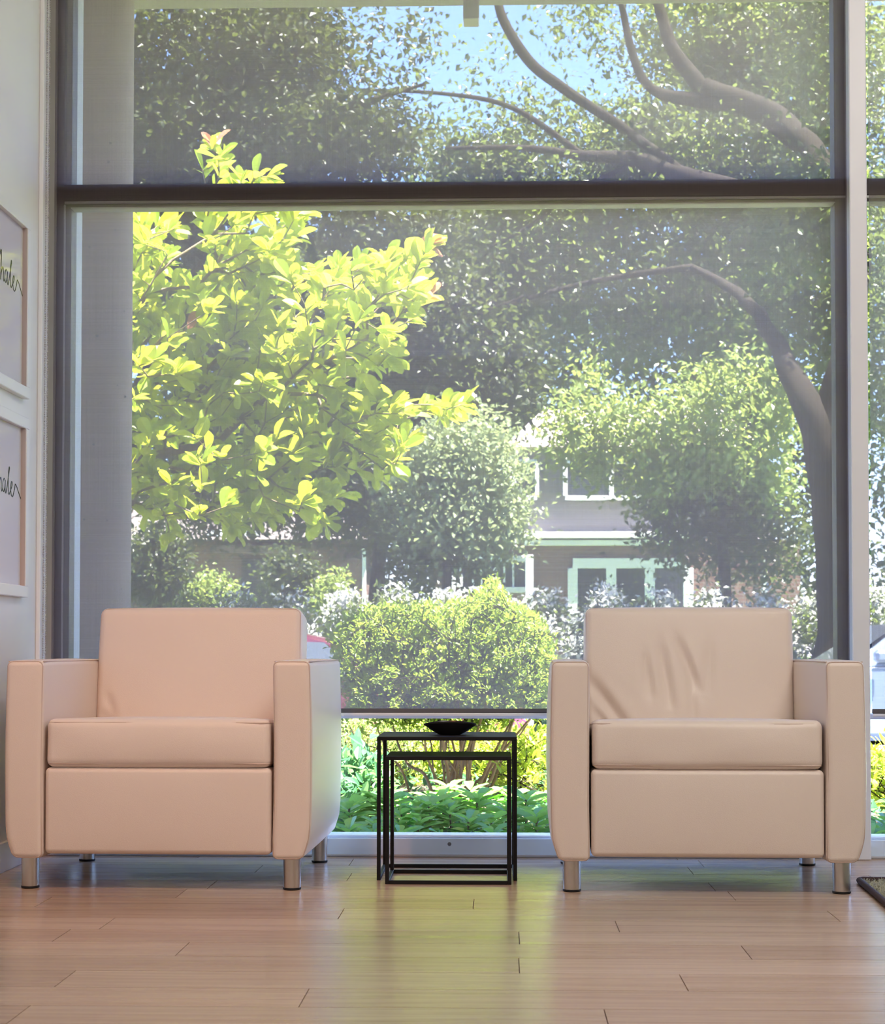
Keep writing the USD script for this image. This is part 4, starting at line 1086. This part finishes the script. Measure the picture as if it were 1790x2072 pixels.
hx2 = hp(560, 1313)[0]
h2 = thing('house', 'red brick house with dark doorway behind the left armchair', 'house', (hx2, YH, 0))
(a, zt), (b, zb) = hp(200, 1095), hp(735, 1330)
obj('front_wall', box(a - hx2, b - hx2, 0, 4, -.1, zt), M_brick, h2)
hb('door', 490, 1130, 556, 1300, .06, .02, M_door, h2, hx2); hb('lintel', 430, 1105, 640, 1122, .25, .0, plain('brown_lintel', (.14, .09, .075), .7), h2, hx2)
hb('gutter', 425, 1075, 530, 1088, .4, .3, M_sill, h2, hx2); hb('brick_pier', 692, 1130, 733, 1310, .3, .0, M_brick, h2, hx2)
hb('porch_post', 735, 1110, 742, 1310, .32, -.2, M_sill, h2, hx2)
(a, z0), (b, z1) = hp(190, 1095), hp(760, 960)
obj('roof', (np.array([(a - hx2, -.5, z0), (b - hx2, -.5, z0), (b - hx2, 4.2, z0), (a - hx2, 4.2, z0), (a - hx2 + .6, 2.0, z1), (b - hx2 - .6, 2.0, z1)]), np.array([(0, 1, 5), (0, 5, 4), (2, 3, 4), (2, 4, 5), (1, 2, 5), (3, 0, 4), (0, 3, 2), (0, 2, 1)])), plain('dark_shingle', (.12, .10, .10), .9), h2)

# trees behind the houses close the view
bk_ = [((250, 1000), 'tall background tree behind the brick house', [(300, 800, 44, 260, 300, 2, 420), (150, 500, 44, 220, 260, 2, 260), (330, 1180, 44, 260, 130, 1.2, 160)], 71), ((620, 1000), 'tall background tree between the two houses', [(620, 760, 46, 240, 340, 2, 480), (820, 800, 46, 170, 280, 2, 330), (790, 1170, 46, 260, 140, 1.2, 200)], 72),
       ((1050, 1000), 'tall background tree behind the white-trimmed house', [(1050, 640, 46, 230, 260, 2, 430), (980, 420, 46, 150, 100, 1.5, 110), (1020, 1050, 46, 200, 220, 1.2, 160)], 73), ((1400, 1000), 'tall background tree right of the white-trimmed house', [(1350, 560, 47, 280, 330, 2, 560), (1650, 640, 47, 260, 400, 2, 560), (1500, 250, 47, 240, 150, 1.6, 160), (1700, 1120, 47, 240, 190, 1.2, 180)], 74)]
for base, lab, bl, sd in bk_:
    t, o = gtree(lab, base, 45, 'background_tree'); limb(t, o, [(base[0], 1310, 45, 40), (base[0] + 10, 1000, 45, 34), (base[0], 700, 45, 22)], 'trunk')
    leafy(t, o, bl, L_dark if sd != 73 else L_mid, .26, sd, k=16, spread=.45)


# ------------------------------------------------------------------ parked cars
def car(label, loc, rz, paint, L=4.4, Wd=1.75):
    """Length along x (front at -x), lofted body with cabin, glass, wheels."""
    t = thing('car', label, 'car', loc, rz)
    xs = np.array([-2.2, -2.15, -1.9, -1.3, -.75, 0, .8, 1.5, 2.0, 2.17, 2.2]) * L / 4.4
    top = np.array([.50, .68, .82, .93, .98, .98, .98, .98, .95, .85, .60]); bot = np.array([.35, .25, .2, .2, .2, .2, .2, .2, .22, .28, .38]); hw = np.array([.62, .74, .82, .86, .875, .875, .875, .87, .83, .76, .66]) * Wd / 1.75
    def loft(xs, rings):
        n = rings.shape[1]; V = rings.reshape(-1, 3); I, J = np.meshgrid(np.arange(len(xs) - 1), np.arange(n), indexing='ij')
        q = np.stack([I * n + J, I * n + (J + 1) % n, (I + 1) * n + (J + 1) % n, (I + 1) * n + J], -1).reshape(-1, 4)
        f = np.vstack([q[:, [0, 1, 2]], q[:, [0, 2, 3]]]); e = len(V); V = np.vstack([V, rings[0].mean(0), rings[-1].mean(0)]); j = np.arange(n)
        return V, np.vstack([f, np.stack([np.full(n, e), (j + 1) % n, j], 1), np.stack([np.full(n, e + 1), (len(xs) - 1) * n + j, (len(xs) - 1) * n + (j + 1) % n], 1)])
    R = []
    for x, a, b, w in zip(xs, top, bot, hw):
        m = (a + b) / 2
        R.append([(x, -w * .9, b), (x, -w, b + .08), (x, -w, m), (x, -w * .97, a - .06), (x, -w * .86, a), (x, 0, a + .02), (x, w * .86, a), (x, w * .97, a - .06), (x, w, m), (x, w, b + .08), (x, w * .9, b)])
    obj('body', loft(xs, np.array(R)), paint, t, smooth=40)
    cx = np.array([-.95, -.35, .1, .8, 1.35, 1.85]) * L / 4.4; ct = np.array([.97, 1.36, 1.44, 1.43, 1.34, .97]); cw = np.array([.72, .62, .60, .60, .60, .68]) * Wd / 1.75
    R = [[(x, -w * 1.22, .94), (x, -w * 1.22, .96), (x, -w, a - .03), (x, -w * .8, a), (x, w * .8, a), (x, w, a - .03), (x, w * 1.22, .96), (x, w * 1.22, .94)] for x, a, w in zip(cx, ct, cw)]
    obj('roof', loft(cx, np.array(R)), paint, t, smooth=30)
    gl = M_carglass
    W0, W1 = .86 * Wd / 1.75, .63 * Wd / 1.75; s = L / 4.4
    obj('windscreen', (np.array([(-.93 * s, -.80, .985), (-.93 * s, .80, .985), (-.37 * s, .57, 1.355), (-.37 * s, -.57, 1.355), (-.88 * s, -.80, .96), (-.88 * s, .80, .96)]) + [-.012, 0, .012], np.array([(0, 2, 1), (0, 3, 2), (0, 1, 5), (0, 5, 4)])), gl, t)
    obj('rear_window', (np.array([(1.80 * s, -.76, .99), (1.80 * s, .76, .99), (1.38 * s, .56, 1.33), (1.38 * s, -.56, 1.33)]) + [.015, 0, .012], np.array([(0, 1, 2), (0, 2, 3)])), gl, t)
    for sd in (-1, 1):
        for x0, x1, x2, x3 in ((-.70, -.32, .30, .30), (.38, .38, 1.20, 1.50)):
            y0, y1 = sd * (W0 + .01), sd * (W1 + .03)
            q = np.array([(x0 * s, y0, 1.0), (x1 * s, y1, 1.33), (x2 * s, y1, 1.34), (x3 * s, y0, 1.0)]); f = np.array([(0, 1, 2), (0, 2, 3)])
            obj('side_window', (q, f if sd > 0 else f[:, ::-1]), gl, t)
        for x in (-1.35, 1.35):
            w = obj('wheel', move(lathe([(0, -.10), (.26, -.10), (.32, -.07), (.32, .07), (.26, .10), (0, .10)], 24), (x * s, sd * .78, .32), rx=math.pi / 2), M_rubber, t, smooth=40)
            obj('hubcap', move(lathe([(0, -.012), (.19, -.008), (.19, .008), (0, .012)], 18), (x * s, sd * .885, .32), rx=math.pi / 2), M_steel, w, smooth=40)
        obj('headlamp', box(-2.19 * s, -2.02 * s, sd * .50, sd * .72, .58, .70, .02), M_sill, t); obj('tail_lamp', box(2.05 * s, 2.2 * s, sd * .50, sd * .72, .68, .82, .02), M_red, t)
        obj('mirror', box(-.72 * s, -.60 * s, sd * .90, sd * 1.05, .98, 1.10, .03), paint, t)
    return t


M_carglass = mat('car_glass', {'p': ('principled_bsdf', {'base_color': (.05, .06, .08), 'roughness': .06, 'specular_ior_level': .8})}, [], 'p.BSDF')
M_red = plain('red_lens', (.5, .03, .03), .3)
P1 = plain('plum_car_paint', (.10, .018, .040), .25, vary=.02, coat=.6); P2 = plain('silver_blue_car_paint', (.20, .25, .36), .28, metal=.2, vary=.02, coat=.6)
c1 = at(600, 1313, 11.2); car('plum red parked car showing between left armchair and rounded shrub', (c1[0], 11.2, -.62), math.pi, P1)
c2 = at(1860, 1313, 13.4); car('pale blue parked car behind the right armchair and window post', (c2[0], 13.4, -.46), .05, P2)
